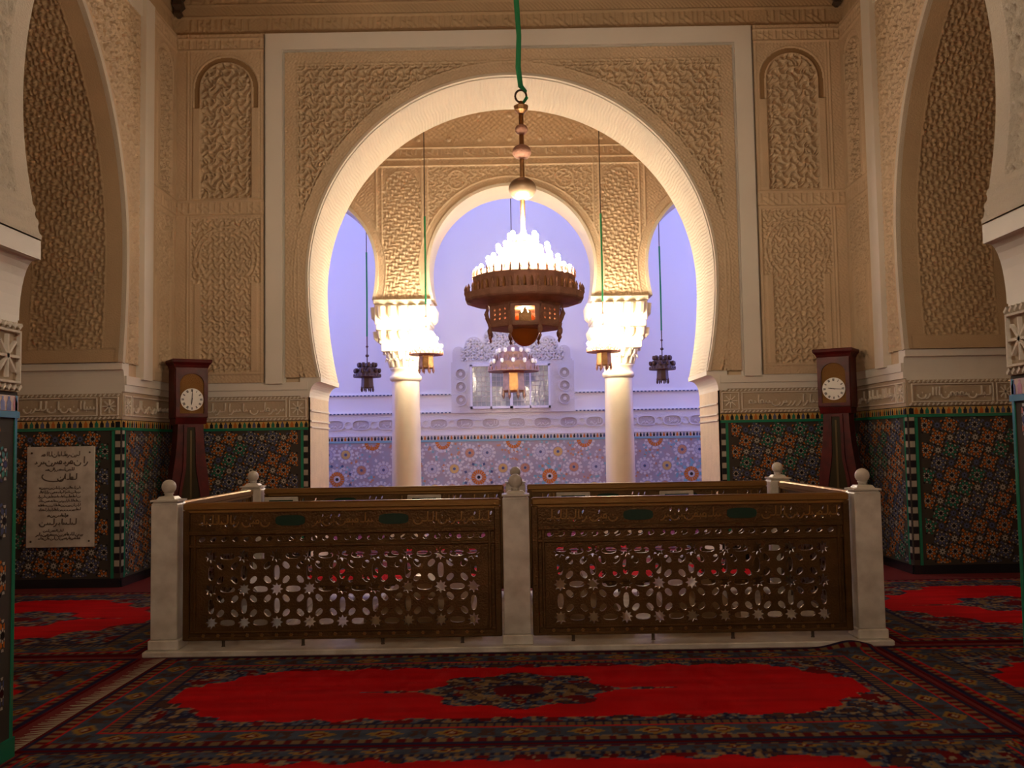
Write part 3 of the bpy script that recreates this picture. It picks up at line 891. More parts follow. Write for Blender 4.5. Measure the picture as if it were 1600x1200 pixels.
# ---------------- arcade on two columns
AR = 1.34; YA = 15.5; TA = 0.8; ZA = 4.42; ZSP = 3.92
CENT = (-3.56, 0.0, 3.56)
def arc_clear(a, z):
    """distance outside all arch openings (positive = solid)"""
    d = None
    for c in CENT:
        up = np.hypot(a - c, z - ZA) - AR
        lo = np.abs(a - c) - (AR - 0.06 * ((ZA - z) / 0.5) ** 2)
        v = np.where(z > ZA, up, lo)
        d = v if d is None else np.minimum(d, v)
    return d
def arcade():
    mb = MB()
    A0, A1, ZT = -7.2, 7.2, 7.7
    zs = [ZSP + (ZA - ZSP) * i / 6 for i in range(7)] + [ZA + AR * sin(pi / 2 * i / 30) for i in range(1, 31)]
    def xw(z): return AR - 0.06 * ((ZA - z) / 0.5) ** 2 if z <= ZA else sqrt(max(0, AR * AR - (z - ZA) ** 2))
    spans = [(A0, CENT[0], None, -1), (CENT[0], CENT[1], None, 0), (CENT[1], CENT[2], None, 0), (CENT[2], A1, None, 1)]
    for y, fl in ((0, False), (TA, True)):
        for l, r, _, k in spans:
            vs = []; fs = []
            for z in zs:
                xl = l if k == -1 else l + xw(z); xr = r if k == 1 else r - xw(z)
                vs += [(xl, y, z), (xr, y, z)]
            for i in range(len(zs) - 1):
                q = (2 * i, 2 * i + 1, 2 * i + 3, 2 * i + 2); fs.append(q[::-1] if fl else q)
            mb._add(vs, fs)
        q = [(A0, y, zs[-1]), (A1, y, zs[-1]), (A1, y, ZT), (A0, y, ZT)]
        mb._add(q, [(3, 2, 1, 0) if fl else (0, 1, 2, 3)])
    for (l, r) in ((CENT[0] + AR - 0.06, CENT[1] - AR + 0.06), (CENT[1] + AR - 0.06, CENT[2] - AR + 0.06)):
        mb._add([(l, 0, ZSP), (r, 0, ZSP), (r, TA, ZSP), (l, TA, ZSP)], [(0, 1, 2, 3)])
    for sg in (-1, 1):
        x0, x1 = sorted((sg * (3.56 + AR - 0.06), sg * 7.2))
        mb.box(x0, x1, 0, TA, 0, ZSP)
    o = structure('wall_arcade', mb.data('wall_arcade', M['stucco']), (0, YA, 0), 0, 'stucco arcade of three arches carried on two columns', 'wall')
    for c in CENT:
        pts = [(-xw(z), z) for z in zs] + [(xw(z), z) for z in zs[-2::-1]]
        n = len(pts)
        V = [(c + x, 0, z) for x, z in pts] + [(c + x, TA, z) for x, z in pts]
        new_obj('arch_soffit', mesh('arch_soffit', V, [(i, i + 1, n + i + 1, n + i) for i in range(n - 1)], M['soffit'], smooth=True), o)
        ring = []
        for i, (x, z) in enumerate(pts):
            if z > ZA: l = hypot(x, z - ZA); nx, nz = x / l, (z - ZA) / l
            else: nx, nz = (1 if x > 0 else -1), 0
            ring.append([(c + x, 0.01, z), (c + x, -0.03, z), (c + x + nx * 0.05, -0.03, z + nz * 0.05), (c + x + nx * 0.05, 0.01, z + nz * 0.05)])
        MB().rings(ring).build('arch_moulding', M['soffit'], o)
    def h(a, z, st):
        da = arc_clear(a, z); aa = np.abs(a)
        H = 0.005 + 0.012 * fine(a, z, 0.06)
        up = np.abs(np.abs(aa - 1.78))      # distance from pier axis
        pan = (up < 0.30) & (z < 6.0)
        H = np.where(pan, 0.002 + 0.02 * diaper(a, z, st, 0.085), H)
        r = np.hypot(aa - 1.78, z - 5.78)
        H = np.where(pan & (z > 5.78) & (r > 0.28), 0.014, H)
        H = np.maximum(H, 0.022 * ridge(r, 0.26, 0.03) * (z > 5.6) * (up < 0.3))
        for d in (0.33, 0.42): H = np.maximum(H, np.where(z < 6.25, 0.03 * ridge(up, d, 0.04), 0))
        sp = (aa < 1.34) & (z > 4.5) & (z < 6.08) & (da > 0.12)
        H = np.where(sp, 0.004 + 0.014 * lat_scroll(a, z, st, 0.13, 0.011), H)
        for (cx, cz) in ((0.88, 5.88),):
            rm = np.hypot(aa - cx, z - cz)
            H = np.maximum(H, 0.026 * ridge(rm, 0.15, 0.03))
        H = np.where((da < 0.16) & (da > 0.05), 0.008 + 0.008 * fine(a, z, 0.05), H)
        H = np.maximum(H, 0.026 * ridge(da, 0.17, 0.03))
        for zz in (6.12, 6.24, 6.42): H = np.maximum(H, 0.032 * ridge(z, zz, 0.04))
        H = np.where((z > 6.26) & (z < 6.40), 0.006 + 0.016 * script_relief(a, z - 6.26, 0.14), H)
        H = np.where(z > 6.45, 0.008 + 0.008 * fine(a, z, 0.09), H)
        dots = np.hypot(((a + 0.25) % 0.5) - 0.25, ((z - 6.55 + 0.2) % 0.4) - 0.2)
        H = np.where(z > 6.48, np.maximum(H, 0.03 * (dots < 0.03)), H)
        return H
    hf('carved_facing', -4.6, 4.6, ZSP, 7.55, 0.0125, h, M['stucco'], o, mask=lambda a, z: arc_clear(a, z) > 0.03)
    return o
WA = arcade()

# ---------------- far wall of the court
YF = 20.0
WC = structure('wall_court', MB().box(-7.2, 7.2, 0, 0.3, 0, 14.0).data('wall_court', M['court_plaster']), (0, YF, 0), 0, 'white court wall lit by blue daylight behind the columns', 'wall')
mb = MB()
for zz in (2.575, 2.195, 1.74): mb.box(-7, 7, -0.03, 0, zz, zz + 0.035)
mb.build('string_course', M['court_carved'], WC)
dd = MB()
for zz in (2.592, 2.212):
    for i in range(170):
        x = -6.8 + i * 0.08
        dd.box(x, x + 0.04, -0.045, -0.03, zz - 0.012, zz + 0.012)
tag(dd.build('dentils', M['tile_blue'], WC), kind='stuff')
MB().box(-7, 7, -0.012, 0, 1.775, 2.195).build('inscription_band', M['court_carved'], WC)
oval = [(0.20 * math.copysign(abs(cos(t)) ** 0.6, cos(t)), 0.105 * math.copysign(abs(sin(t)) ** 0.8, sin(t))) for t in np.linspace(0, 2 * pi, 24, endpoint=False)]
rnd = [(0.085 * cos(t), 0.085 * sin(t)) for t in np.linspace(0, 2 * pi, 16, endpoint=False)]
def ringmesh(name, pts, k, y0, y1, m):
    R = [[(x, y1, z) for x, z in pts], [(x, y0, z) for x, z in pts], [(x * k, y0, z * k) for x, z in pts], [(x * k, y1, z * k) for x, z in pts]]
    return MB().rings(R, cap=False).data(name, m)
mat('court_recess', (0.52, 0.47, 0.47), 0.8, bump=0.5, bscale=60)
ova = []
for sd in range(3):
    mbx = MB().prism_y(oval, -0.016, 0)
    ova.append((ringmesh('cartouche', oval, 0.86, -0.035, 0, M['court_carved']), mbx.data('cartouche_field', M['court_recess'])))
lets = []
for sd in range(4):
    l = MB(); lettering(l, -0.13, 0.13, -0.07, 0.13, 400 + sd, 0.016, -0.016, 0.012); lets.append(l.data('carved_lettering', M['court_carved']))
rmd = ringmesh('round_medallion', rnd, 0.78, -0.03, 0, M['court_carved'])
for i in range(-8, 9):
    cx = 0.05 + i * 0.54
    c = new_obj('cartouche', ova[0][0], WC, (cx, 0, 1.985))
    new_obj('cartouche_field', ova[0][1], c); new_obj('carved_lettering', lets[i % 4], c)
    new_obj('round_medallion', rmd, WC, (cx + 0.27, 0, 1.985))
# tiled dado with big rosettes
MB().box(-7, 7, -0.01, 0, 0, 1.74).build('tile_bed', M['court_bed'], WC)
mb = MB()
for i in range(200):
    cx = -6.9 + i * 0.069
    mb.cur = [0, 1, 0, 2][i % 4]
    mb.poly([(cx - 0.022, 1.655), (cx + 0.022, 1.655), (cx + 0.022, 1.70), (cx + 0.01, 1.715), (cx + 0.01, 1.735), (cx - 0.01, 1.735), (cx - 0.01, 1.715), (cx - 0.022, 1.70)], -0.020)
tag(mb.build('merlon_tiles', [M['tile_black'], M['tile_orange'], M['tile_blue']], WC), kind='stuff')
MB().box(-7, 7, -0.016, 0, 1.65, 1.74).build('merlon_bed', M['court_white'], WC)
MB().box(-7, 7, -0.022, 0, 1.61, 1.648).build('teal_fillet', M['court_teal'], WC)
def small_rosette(v):
    mb = MB(); r = 0.178; y = -0.016
    mb.cur = 0; mb.poly([pol(r * 0.16, 2 * pi * i / 8) for i in range(8)], y - 0.001)
    for i in range(12):
        t = 2 * pi * i / 12
        mb.cur = 1 if v != 1 else 2
        mb.poly([pol(r * 0.2, t - 0.2), pol(r * 0.2, t + 0.2), pol(r * 0.52, t + 0.22), pol(r * 0.52, t - 0.22)], y)
        t2 = t + pi / 12
        mb.cur = 2; mb.poly([pol(r * 0.55, t2), pol(r * 0.70, t2 + 0.16), pol(r * 0.86, t2), pol(r * 0.70, t2 - 0.16)][::-1], y)
        mb.cur = 3; mb.poly([pol(r * 0.58, t - 0.1), pol(r * 0.62, t + 0.1), pol(r * 0.98, t + 0.17), pol(r * 1.02, t), pol(r * 0.98, t - 0.17)], y)
    return mb.data('court_rosette', [M['tile_blue'], M['court_rust' if v != 2 else 'tile_gold'], M['court_lilac'], M['court_white']])
def large_rosette(v):
    mb = MB(); r = 0.33; y = -0.016
    mb.cur = 0; mb.poly([pol(r * 0.10, 2 * pi * i / 8) for i in range(8)], y - 0.001)
    for i in range(16):
        t = 2 * pi * i / 16
        mb.cur = 3; mb.poly([pol(r * 0.12, t - 0.17), pol(r * 0.12, t + 0.17), pol(r * 0.20, t + 0.17), pol(r * 0.20, t - 0.17)], y)
        mb.cur = 1; mb.poly([pol(r * 0.22, t - 0.15), pol(r * 0.22, t + 0.15), pol(r * 0.46, t + 0.16), pol(r * 0.46, t - 0.16)], y)
        mb.cur = 3 if i % 2 else 2
        mb.poly([pol(r * 0.49, t - 0.12), pol(r * 0.60, t - 0.17), pol(r * 0.74, t), pol(r * 0.60, t + 0.17), pol(r * 0.49, t + 0.12)], y)
        mb.cur = 2 if i % 2 == 0 else 4
        mb.poly([pol(r * 0.78, t), pol(r * 0.88, t - 0.12), pol(r * 1.0, t), pol(r * 0.88, t + 0.12)], y)
    return mb.data('court_rosette_large', [M['tile_black'], M['tile_orange'], M['court_teal' if v == 0 else 'court_lilac'], M['court_white'], M['court_lilac' if v == 0 else 'tile_blue']])
SR = [small_rosette(v) for v in range(3)]; LR = [large_rosette(v) for v in range(2)]
PX, PZ = 1.47, 0.735
done = set(); fill = MB(); nl = 0
for j in range(0, 4):
    for i in range(-4, 5):
        cx = -0.02 + i * PX + (PX / 2 if j % 2 else 0); cz = 1.62 - j * PZ + (0.0)
        cz = 1.60 - (j) * PZ
        if abs(cx) > 6.3: continue
        if 0.33 < cz < 1.30: new_obj('court_rosette_large', LR[i % 2], WC, (cx, 0, cz))
        elif cz >= 1.30:
            pass
        for k in range(8):
            t = pi / 8 + pi / 4 * k
            sx, sz = cx + 0.60 * cos(t), cz + 0.60 * sin(t)
            key = (round(sx / 0.12), round(sz / 0.12))
            if sz > 1.43 or sz < 0.19 or abs(sx) > 6.6: continue
            if any(hypot(sx - a, sz - b) < 0.2 for a, b in done): continue
            done.add((sx, sz))
            new_obj('court_rosette', SR[(i + k) % 3], WC, (sx, 0, sz))
# half rosettes under the fillet
for i in range(-4, 5):
    cx = -0.02 + i * PX
    mb = MB(); r = 0.2
    for q in range(8):
        t = -pi + pi * (q + 0.5) / 8
        mb.cur = 0; mb.poly([pol(r * 0.45, t - 0.15), pol(r * 0.45, t + 0.15), pol(r * 0.8, t + 0.17), pol(r * 0.8, t - 0.17)], -0.016)
        mb.cur = 1; mb.poly([pol(r * 0.84, t - 0.14), pol(r * 0.84, t + 0.14), pol(r * 1.1, t + 0.1), pol(r * 1.1, t - 0.1)], -0.016)
    mb.build('half_rosette', [M['tile_orange'], M['court_white']], WC, loc=(cx, 0, 1.61))
# star infill
rng = random.Random(5)
for i in range(2600):
    x = rng.uniform(-5.0, 5.0); z = rng.uniform(0.05, 1.58)
    if min((abs(x - a) + abs(z - b)) for a, b in done) < 0.3 and any(hypot(x - a, z - b) < 0.20 for a, b in done): continue
    fill.cur = rng.randrange(4)
    fill.poly(star_pts(0.034, 0.018, 4, rng.random(), (x, z)), -0.013 - 0.001 * rng.random())
tag(fill.build('infill_tiles', [M['court_white'], M['court_rust'], M['court_teal'], M['court_lilac']], WC), kind='stuff')

# stucco window surround on the court wall
WN = structure('window_1', MB().box(-1.30, 1.26, -0.05, 0, 2.20, 3.26).data('window_1', M['court_carved']), (0, YF - 0.001, 0), 0, 'carved stucco window surround with scalloped crest on court wall', 'window')
lobes = []
crest = [(-1.22, 3.25)]
for cx, cz, r in ((-1.12, 3.46, 0.13), (-0.80, 3.60, 0.19), (-0.38, 3.76, 0.21), (0.0, 3.86, 0.23), (0.36, 3.76, 0.21), (0.76, 3.60, 0.19), (1.08, 3.46, 0.13)):
    for t in np.linspace(pi * 0.97, pi * 0.03, 9): crest.append((cx - 0.02 + r * cos(t), cz + r * sin(t)))
crest.append((1.18, 3.25))
xs = [crest[0]]
for p in crest[1:]:
    xs.append(p)
# fan triangulated crest as columns so that overlapping lobes stay clean
N = 240; V = []; top = []
for i in range(N + 1):
    x = -1.27 + 2.50 * i / N; z = 3.30
    for cx, cz, r in ((-1.12, 3.46, 0.13), (-0.80, 3.60, 0.19), (-0.38, 3.76, 0.21), (0.0, 3.86, 0.23), (0.36, 3.76, 0.21), (0.76, 3.60, 0.19), (1.08, 3.46, 0.13)):
        d = x - (cx - 0.02)
        if abs(d) < r: z = max(z, cz + sqrt(r * r - d * d))
    top.append((x, z))
mb = MB().prism_y([(p[0], 3.25) for p in top[:1]] + [(top[-1][0], 3.25)] + top[::-1], -0.045, 0)
mb.build('scalloped_crest', M['court_carved'], WN)
hf('crest_carving', -1.1, 1.05, 3.28, 3.95, 0.014, lambda a, z, st: 0.045 + 0.016 * lat_scroll(a, z, st, 0.12, 0.012), M['court_carved'], WN,
   mask=lambda a, z: z < np.interp(a, [p[0] for p in top], [p[1] for p in top]) - 0.04)
disc = [(0.125 * cos(t), 0.125 * sin(t)) for t in np.linspace(0, 2 * pi, 24, endpoint=False)]
dr = ringmesh('round_medallion', disc, 0.82, -0.085, -0.04, M['court_carved'])
df = MB().prism_y([(x * 0.84, z * 0.84) for x, z in disc], -0.06, -0.04).data('medallion_field', M['court_recess'])
db = MB().prism_y([(x * 0.3, z * 0.3) for x, z in disc], -0.08, -0.05).data('medallion_boss', M['court_carved'])
for sx in (-1.10, 1.06):
    for zz in (2.47, 2.74, 3.01):
        o = new_obj('round_medallion', dr, WN, (sx, 0, zz)); new_obj('medallion_field', df, o); new_obj('medallion_boss', db, o)
mb = MB()
for x0, x1 in ((-0.90, -0.86), (-0.49, -0.455), (-0.08, -0.02), (0.33, 0.36), (0.72, 0.76)): mb.box(x0, x1, -0.10, -0.04, 2.28, 3.20)
mb.box(-0.90, 0.76, -0.10, -0.04, 2.28, 2.33); mb.box(-0.90, 0.76, -0.10, -0.04, 3.16, 3.20)
mb.build('window_frame', M['court_plaster'], WN)
for x0, x1 in ((-0.86, -0.49), (-0.455, -0.08), (-0.02, 0.33), (0.36, 0.72)):
    p = MB().box(x0, x1, -0.062, -0.052, 2.33, 3.16).build('pane', M['window_glass'], WN)
    g = MB()
    for k in range(1, 4): g.box(x0 + (x1 - x0) * k / 4 - 0.006, x0 + (x1 - x0) * k / 4 + 0.006, -0.072, -0.060, 2.33, 3.16)
    for k in range(1, 8): g.box(x0, x1, -0.071, -0.061, 2.33 + 0.83 * k / 8 - 0.006, 2.33 + 0.83 * k / 8 + 0.006)
    g.build('lattice', M['court_recess'], p)

# ================================================================== THINGS
# ---------------- columns
def column(x, label):
    t = thing('marble_column', (x, YA + TA / 2, 0), label, 'column', group='columns carrying the arcade')
    mb = MB().bevbox(-0.34, 0.34, -0.34, 0.34, 0, 0.14, 0.02)
    mb.lathe([(0.30, 0.14), (0.325, 0.17), (0.325, 0.21), (0.29, 0.25), (0.27, 0.28), (0.285, 0.31), (0.285, 0.34), (0.25, 0.37)], 32)
    mb.build('base', M['column_stone'], t)
    MB().lathe([(0.238, 0.36), (0.240, 0.9), (0.238, 1.6), (0.228, 2.62)], 40, cap=False).build('shaft', M['column_stone'], t, smooth=True)
    MB().lathe([(0.228, 2.60), (0.262, 2.63), (0.268, 2.66), (0.262, 2.69), (0.235, 2.71), (0.235, 2.78), (0.255, 2.80), (0.255, 2.83)], 32).build('collar', M['column_stone'], t, smooth=True)
    cp = MB().lathe([(0.235, 2.83), (0.25, 2.92), (0.28, 3.02), (0.33, 3.08)], 24).build('capital', M['column_stone'], t)
    lv = MB()
    for k in range(16):                      # two tiers of curled leaves
        a = 2 * pi * k / 16
        for (r0, r1, z0, z1, off) in ((0.25, 0.33, 2.84, 2.96, 0), (0.28, 0.37, 2.95, 3.08, pi / 16)):
            aa = a + off
            lv.tube([(r0 * cos(aa), r0 * sin(aa), z0), ((r0 + 0.03) * cos(aa), (r0 + 0.03) * sin(aa), z1), (r1 * cos(aa), r1 * sin(aa), z1 + 0.01), (r1 * cos(aa), r1 * sin(aa), z1 - 0.03)], [0.028, 0.03, 0.02, 0.012], 6)
    lv.build('leaves', M['column_stone'], cp)
    blk = MB()
    for hw, z0, z1 in ((0.36, 3.08, 3.20), (0.385, 3.20, 3.40), (0.43, 3.40, 3.52), (0.45, 3.52, 3.84), (0.47, 3.84, 3.92)):
        blk.bevbox(-hw, hw, -hw, hw, z0, z1, 0.012)
    blk.build('impost_block', M['column_stone'], t)
    ms = MB()
    for s in range(4):                       # honeycomb niches on each face of the block
        for k in range(5):
            u = -0.34 + 0.17 * k
            for (d, z0, z1) in ((0.435, 3.24, 3.40), (0.475, 3.58, 3.80)):
                x_, y_ = [(u, -d), (d, u), (-u, d), (-d, -u)][s]
                ms.lathe([(0.01, z0), (0.055, z0 + 0.05), (0.07, z1 - 0.03), (0.07, z1)], 8, (x_ * 0.98, y_ * 0.98))
    ms.build('muqarnas', M['column_stone'], t)
column(-1.79, 'round pale column beside the left lit lamp')
column(1.74, 'round pale column beside the right lit lamp')

# ---------------- hanging lamps
def rod_knops(mb, z0, spec):
    for z, r in spec: ball(mb, (0, 0, z), r, 12, 0.85)

def bulb_mesh(name, r, m):
    return MB().lathe([(r * 0.35, -r), (r * 0.8, -r * 0.6), (r, 0), (r * 0.7, r * 0.7), (r * 0.1, r)], 8).data(name, m)
BUL = {k: bulb_mesh('bulb', r, M[m]) for k, r, m in (('ch', 0.021, 'bulb'), ('pe', 0.03, 'bulb_pendant'), ('la', 0.03, 'bulb_assumed_lantern'), ('sm', 0.02, 'bulb_small'))}
CUP = MB().lathe([(0.010, -0.055), (0.016, -0.05), (0.020, -0.03), (0.024, -0.012), (0.020, -0.012), (0.014, -0.045)], 10, cap=False).data('lamp_cup', M['cup_glass'])
CUPD = MB().lathe([(0.014, -0.05), (0.030, -0.035), (0.037, 0.0), (0.030, 0.03), (0.022, 0.036), (0.022, 0.034), (0.034, 0.0), (0.028, -0.03)], 10, cap=False).data('lamp_cup', M['cup_glass'])
CUPB = MB().lathe([(0.014, -0.05), (0.030, -0.035), (0.037, 0.0), (0.030, 0.03), (0.022, 0.036), (0.022, 0.034), (0.034, 0.0), (0.028, -0.03)], 10, cap=False).data('lamp_cup', M['lamp_dark'])
POST = MB().box(-0.008, 0.008, -0.006, 0.006, 0, 0.05).data('merlon', M['copper'])

def pendant(name, loc, ztop, r, label, kind, rope_len=1.4, metal='copper', drum='brass', knop=((0.42, 0.03), (0.60, 0.022)), group='small hanging lamps of the gallery and court', nb=10):
    """small tiered brass lamp; loc = centre of its widest plate"""
    k = r / 0.27
    t = thing(name, loc, label, 'lamp', group=group)
    MB().lathe([(0.02 * k, 0.0), (0.265 * k, -0.006), (0.27 * k, 0.0), (0.27 * k, 0.012), (0.24 * k, 0.03 * k), (0.22 * k, 0.10 * k), (0.17 * k, 0.14 * k), (0.15 * k, 0.2 * k), (0.09 * k, 0.24 * k), (0.03 * k, 0.28 * k)], 20).build('tiered_body', M[metal], t)
    dm = MB().lathe([(0.115 * k, -0.22 * k), (0.125 * k, -0.20 * k), (0.115 * k, -0.02 * k), (0.13 * k, 0.0)], 8, a0=pi / 8)
    d = dm.build('drum', M[drum], t)
    for i in range(8):
        a = pi / 4 * i + pi / 8
        f = MB().lathe([(0.004, -0.29 * k), (0.018 * k, -0.25 * k), (0.012 * k, -0.22 * k), (0.012 * k, -0.18 * k)], 6, (0.118 * k * cos(a), 0.118 * k * sin(a)))
        f.build('drop_finial', M[metal], t)
    cr = MB()
    n = 24
    for rr, zz in ((0.262 * k, 0.01), (0.20 * k, 0.12 * k)):
        for i in range(n):
            a = 2 * pi * i / n
            cr.lathe([(0.012 * k, zz), (0.010 * k, zz + 0.03 * k), (0.002, zz + 0.055 * k)], 4, (rr * cos(a), rr * sin(a)))
    tag(cr.build('cresting', M[metal], t), kind='stuff')
    for i in range(nb):
        a = 2 * pi * i / nb
        for (rr, zz) in ((0.235 * k, 0.085 * k + 0.02), (0.165 * k, 0.20 * k + 0.02)):
            c = new_obj('lamp_cup', CUP if kind else (CUPB if metal == 'lamp_dark' else CUPD), t, (rr * cos(a), rr * sin(a), zz + 0.02))
            if kind: new_obj('bulb', BUL[kind], c, (0, 0, 0.012))
    st = MB(); st.tube([(0, 0, 0.24 * k), (0, 0, 0.82 * k)], 0.010, 8); rod_knops(st, 0, [(z * k, r_ * k * 1.2) for z, r_ in knop])
    st.build('stem', M[metal], t)
    H = ztop - loc[2]
    z1 = min(0.80 * k + rope_len, H)
    MB().tube([(0, 0, 0.80 * k), (0.004, 0, (0.8 * k + z1) / 2), (0, 0, z1)], 0.016, 8).build('green_rope', M['rope'], t)
    if H > z1 + 0.05:
        MB().tube([(0, 0, z1), (0, 0, H)], 0.008, 6).build('chain', M['iron'], t)
    return t

# ---------------- chandelier
def chandelier():
    t = thing('chandelier', (0.11, 8.7, 2.43), 'great tiered brass chandelier with lit globes hanging at centre', 'chandelier')
    def part(mb, n, m, p=None, smooth=False): return mb.build(n, M[m], p or t, smooth)
    part(ball(MB(), (0, 0, 0.155), 0.135, 24, 1.15), 'bowl', 'amber_bowl', smooth=True)
    # octagonal drum with window openings
    R0 = 0.335; z0, z1 = 0.155, 0.37
    fr = MB()
    fr.lathe([(0.15, 0.150), (R0 * 0.95, 0.155), (R0, 0.165), (R0, 0.185), (R0 * 0.9, 0.186)], 8, a0=pi / 8)
    fr.lathe([(0.15, 0.350), (R0 * 1.03, 0.352), (R0 * 1.06, 0.372), (0.2, 0.375)], 8, a0=pi / 8)
    part(fr, 'drum_frame', 'copper')
    ap = R0 * cos(pi / 8); hw = R0 * sin(pi / 8)
    for i in range(8):
        a = -pi / 2 + pi / 4 * i
        # pierced side panel in a local frame facing outwards
        outer = [(-hw, 0.18), (hw, 0.18), (hw, 0.355), (-hw, 0.355)]
        win = [(-hw * 0.68, 0.20), (hw * 0.68, 0.20), (hw * 0.68, 0.33), (-hw * 0.68, 0.33)]
        if i == 0:
            me = plate_mesh('drum_panel', outer, [win], -0.006, 0.006, M['copper'])
        else:
            hs = []
            for u in (-0.5, 0.0, 0.5):
                for zz in (0.23, 0.27, 0.31):
                    hs.append([(hw * u + 0.012 * cos(q), zz + 0.012 * sin(q)) for q in np.linspace(0, 2 * pi, 8, endpoint=False)])
            me = plate_mesh('drum_panel', outer, hs, -0.006, 0.006, M['copper'])
        p = new_obj('drum_panel', me, t, (ap * cos(a), ap * sin(a), 0), a + pi / 2)
        if i == 0:
            g = MB()
            g.prism_y([(-0.055, 0.195), (0.055, 0.195), (0.055, 0.255), (0.042, 0.29), (0.028, 0.268), (0.0, 0.325), (-0.028, 0.268), (-0.042, 0.29), (-0.055, 0.255)], -0.012, -0.004)
            g.build('pierced_crest', M['brass'], p)
        # hanging finials at the corners
        b = a + pi / 8
        f = MB()
        f.lathe([(0.003, 0.045), (0.014, 0.065), (0.008, 0.085), (0.020, 0.105), (0.023, 0.135), (0.012, 0.16), (0.020, 0.19)], 8, (R0 * 1.02 * cos(b), R0 * 1.02 * sin(b)))
        f.tube([(R0 * 1.03 * cos(b), R0 * 1.03 * sin(b), 0.20), (R0 * 1.12 * cos(b), R0 * 1.12 * sin(b), 0.28), (R0 * 1.08 * cos(b), R0 * 1.08 * sin(b), 0.36)], [0.012, 0.02, 0.012], 6)
        f.build('drop_finial', M['copper'], t)
    lamp = new_obj('inner_lamp', ball(MB(), (0, 0, 0), 0.05, 10).data('inner_lamp', M['bulb_small']), t, (0, 0, 0.29))
    # galleries (dodecagonal trays with rims)
    N = 16
    part(MB().lathe([(0.33, 0.372), (0.38, 0.376), (0.50, 0.392), (0.535, 0.405), (0.545, 0.42), (0.545, 0.475), (0.53, 0.475), (0.53, 0.43), (0.45, 0.43)], N, a0=pi / N), 'lower_gallery', 'copper')
    part(MB().lathe([(0.45, 0.43), (0.465, 0.44), (0.47, 0.60), (0.475, 0.625), (0.455, 0.625), (0.45, 0.60), (0.36, 0.60)], N, a0=pi / N), 'upper_gallery', 'copper')
    part(MB().lathe([(0.36, 0.60), (0.375, 0.61), (0.37, 0.70), (0.35, 0.72), (0.28, 0.72), (0.275, 0.80), (0.25, 0.82), (0.19, 0.82), (0.18, 0.92), (0.15, 0.94), (0.09, 0.94), (0.085, 1.0), (0.04, 1.03), (0.022, 1.06)], N, a0=pi / N), 'tiered_cone', 'lamp_bronze')
    me_m = MB().lathe([(0.014, 0), (0.011, 0.03), (0.015, 0.042), (0.002, 0.075)], 5).data('merlon', M['copper'])
    for rr, zz, n in ((0.538, 0.475, 40), (0.463, 0.625, 36)):
        for i in range(n):
            a = 2 * pi * (i + 0.5) / n
            new_obj('merlon', me_m, t, (rr * cos(a), rr * sin(a), zz))
    bd = MB()
    for i in range(48):
        a = 2 * pi * i / 48
        bd.lathe([(0.012, 0.48), (0.016, 0.50), (0.012, 0.55), (0.004, 0.575)], 5, (0.468 * cos(a), 0.468 * sin(a)))
    tag(bd.build('gallery_bosses', M['brass'], t), kind='stuff')
    for rr, zz, n in ((0.425, 0.70, 18), (0.325, 0.80, 14), (0.235, 0.91, 10), (0.125, 1.02, 7)):
        for i in range(n):
            a = 2 * pi * (i + 0.3) / n
            c = new_obj('lamp_cup', CUP, t, (rr * cos(a), rr * sin(a), zz))
            new_obj('bulb', BUL['ch'], c, (0, 0, 0.010))
    st = MB(); st.tube([(0, 0, 1.02), (0, 0, 2.20)], 0.022, 10)
    part(st, 'stem', 'brass', smooth=True)
    part(ball(MB(), (0, 0, 1.455), 0.128, 28, 0.82), 'large_ball', 'ball_brass', smooth=True)
    part(ball(MB(), (0, 0, 1.80), 0.088, 20, 0.8), 'middle_ball', 'copper', smooth=True)
    part(ball(MB(), (0, 0, 2.01), 0.060, 16, 0.85), 'upper_ball', 'copper', smooth=True)
    part(MB().lathe([(0.03, 2.16), (0.06, 2.19), (0.068, 2.23), (0.06, 2.235), (0.035, 2.245), (0.01, 2.28)], 16), 'cap', 'brass')
    rg = MB(); rg.tube([(0.052 * cos(q), 0.0, 2.325 + 0.058 * sin(q)) for q in np.linspace(0, 2 * pi, 19)], 0.010, 8)
    part(rg, 'ring', 'iron')
    part(MB().tube([(0.02, 0, 2.26), (0.055, 0, 2.31), (0.045, 0, 2.37), (0.0, 0, 2.42), (-0.02, 0, 2.6), (-0.008, 0, 2.9), (-0.03, 0, 3.3), (-0.026, 0, 3.7), (-0.05, 0, 4.4), (-0.04, 0, 5.3), (-0.05, 0, ZCEIL - 2.43)],
                   [0.014, 0.016, 0.016, 0.024, 0.026, 0.024, 0.027, 0.025, 0.026, 0.026, 0.026], 10), 'green_rope', 'rope', smooth=True)
    return t
chandelier()
pendant('hanging_lamp', (-1.365, 15.0, 2.96), 7.6, 0.27, 'lit hanging lamp glowing in front of the left column capital', 'pe')
pendant('hanging_lamp', (1.42, 15.0, 2.96), 7.6, 0.27, 'lit hanging lamp glowing in front of the right column capital', 'pe')
pendant('hanging_lamp', (-2.75, 18.0, 2.84), 9.4, 0.26, 'unlit dark hanging lamp left of the left column', None, rope_len=1.6, metal='lamp_dark', drum='lamp_dark')
pendant('hanging_lamp', (2.80, 18.0, 2.89), 9.4, 0.25, 'unlit dark hanging lamp right of the right column', None, rope_len=1.6, metal='lamp_dark', drum='lamp_dark')
pendant('hanging_lamp', (0.0, 18.0, 2.90), 9.4, 0.48, 'wider unlit court lamp seen below the great chandelier', None, rope_len=1.0, metal='lamp_bronze', nb=12)
pendant('assumed_lantern', (0.0, -0.6, 4.3), ZCEIL, 0.45, 'assumed lit brass lantern, added unseen in the entrance behind the viewer for front light', 'la', group='assumed entrance lantern', nb=12)  # assumed lamp out of view, added to light the hall from the front

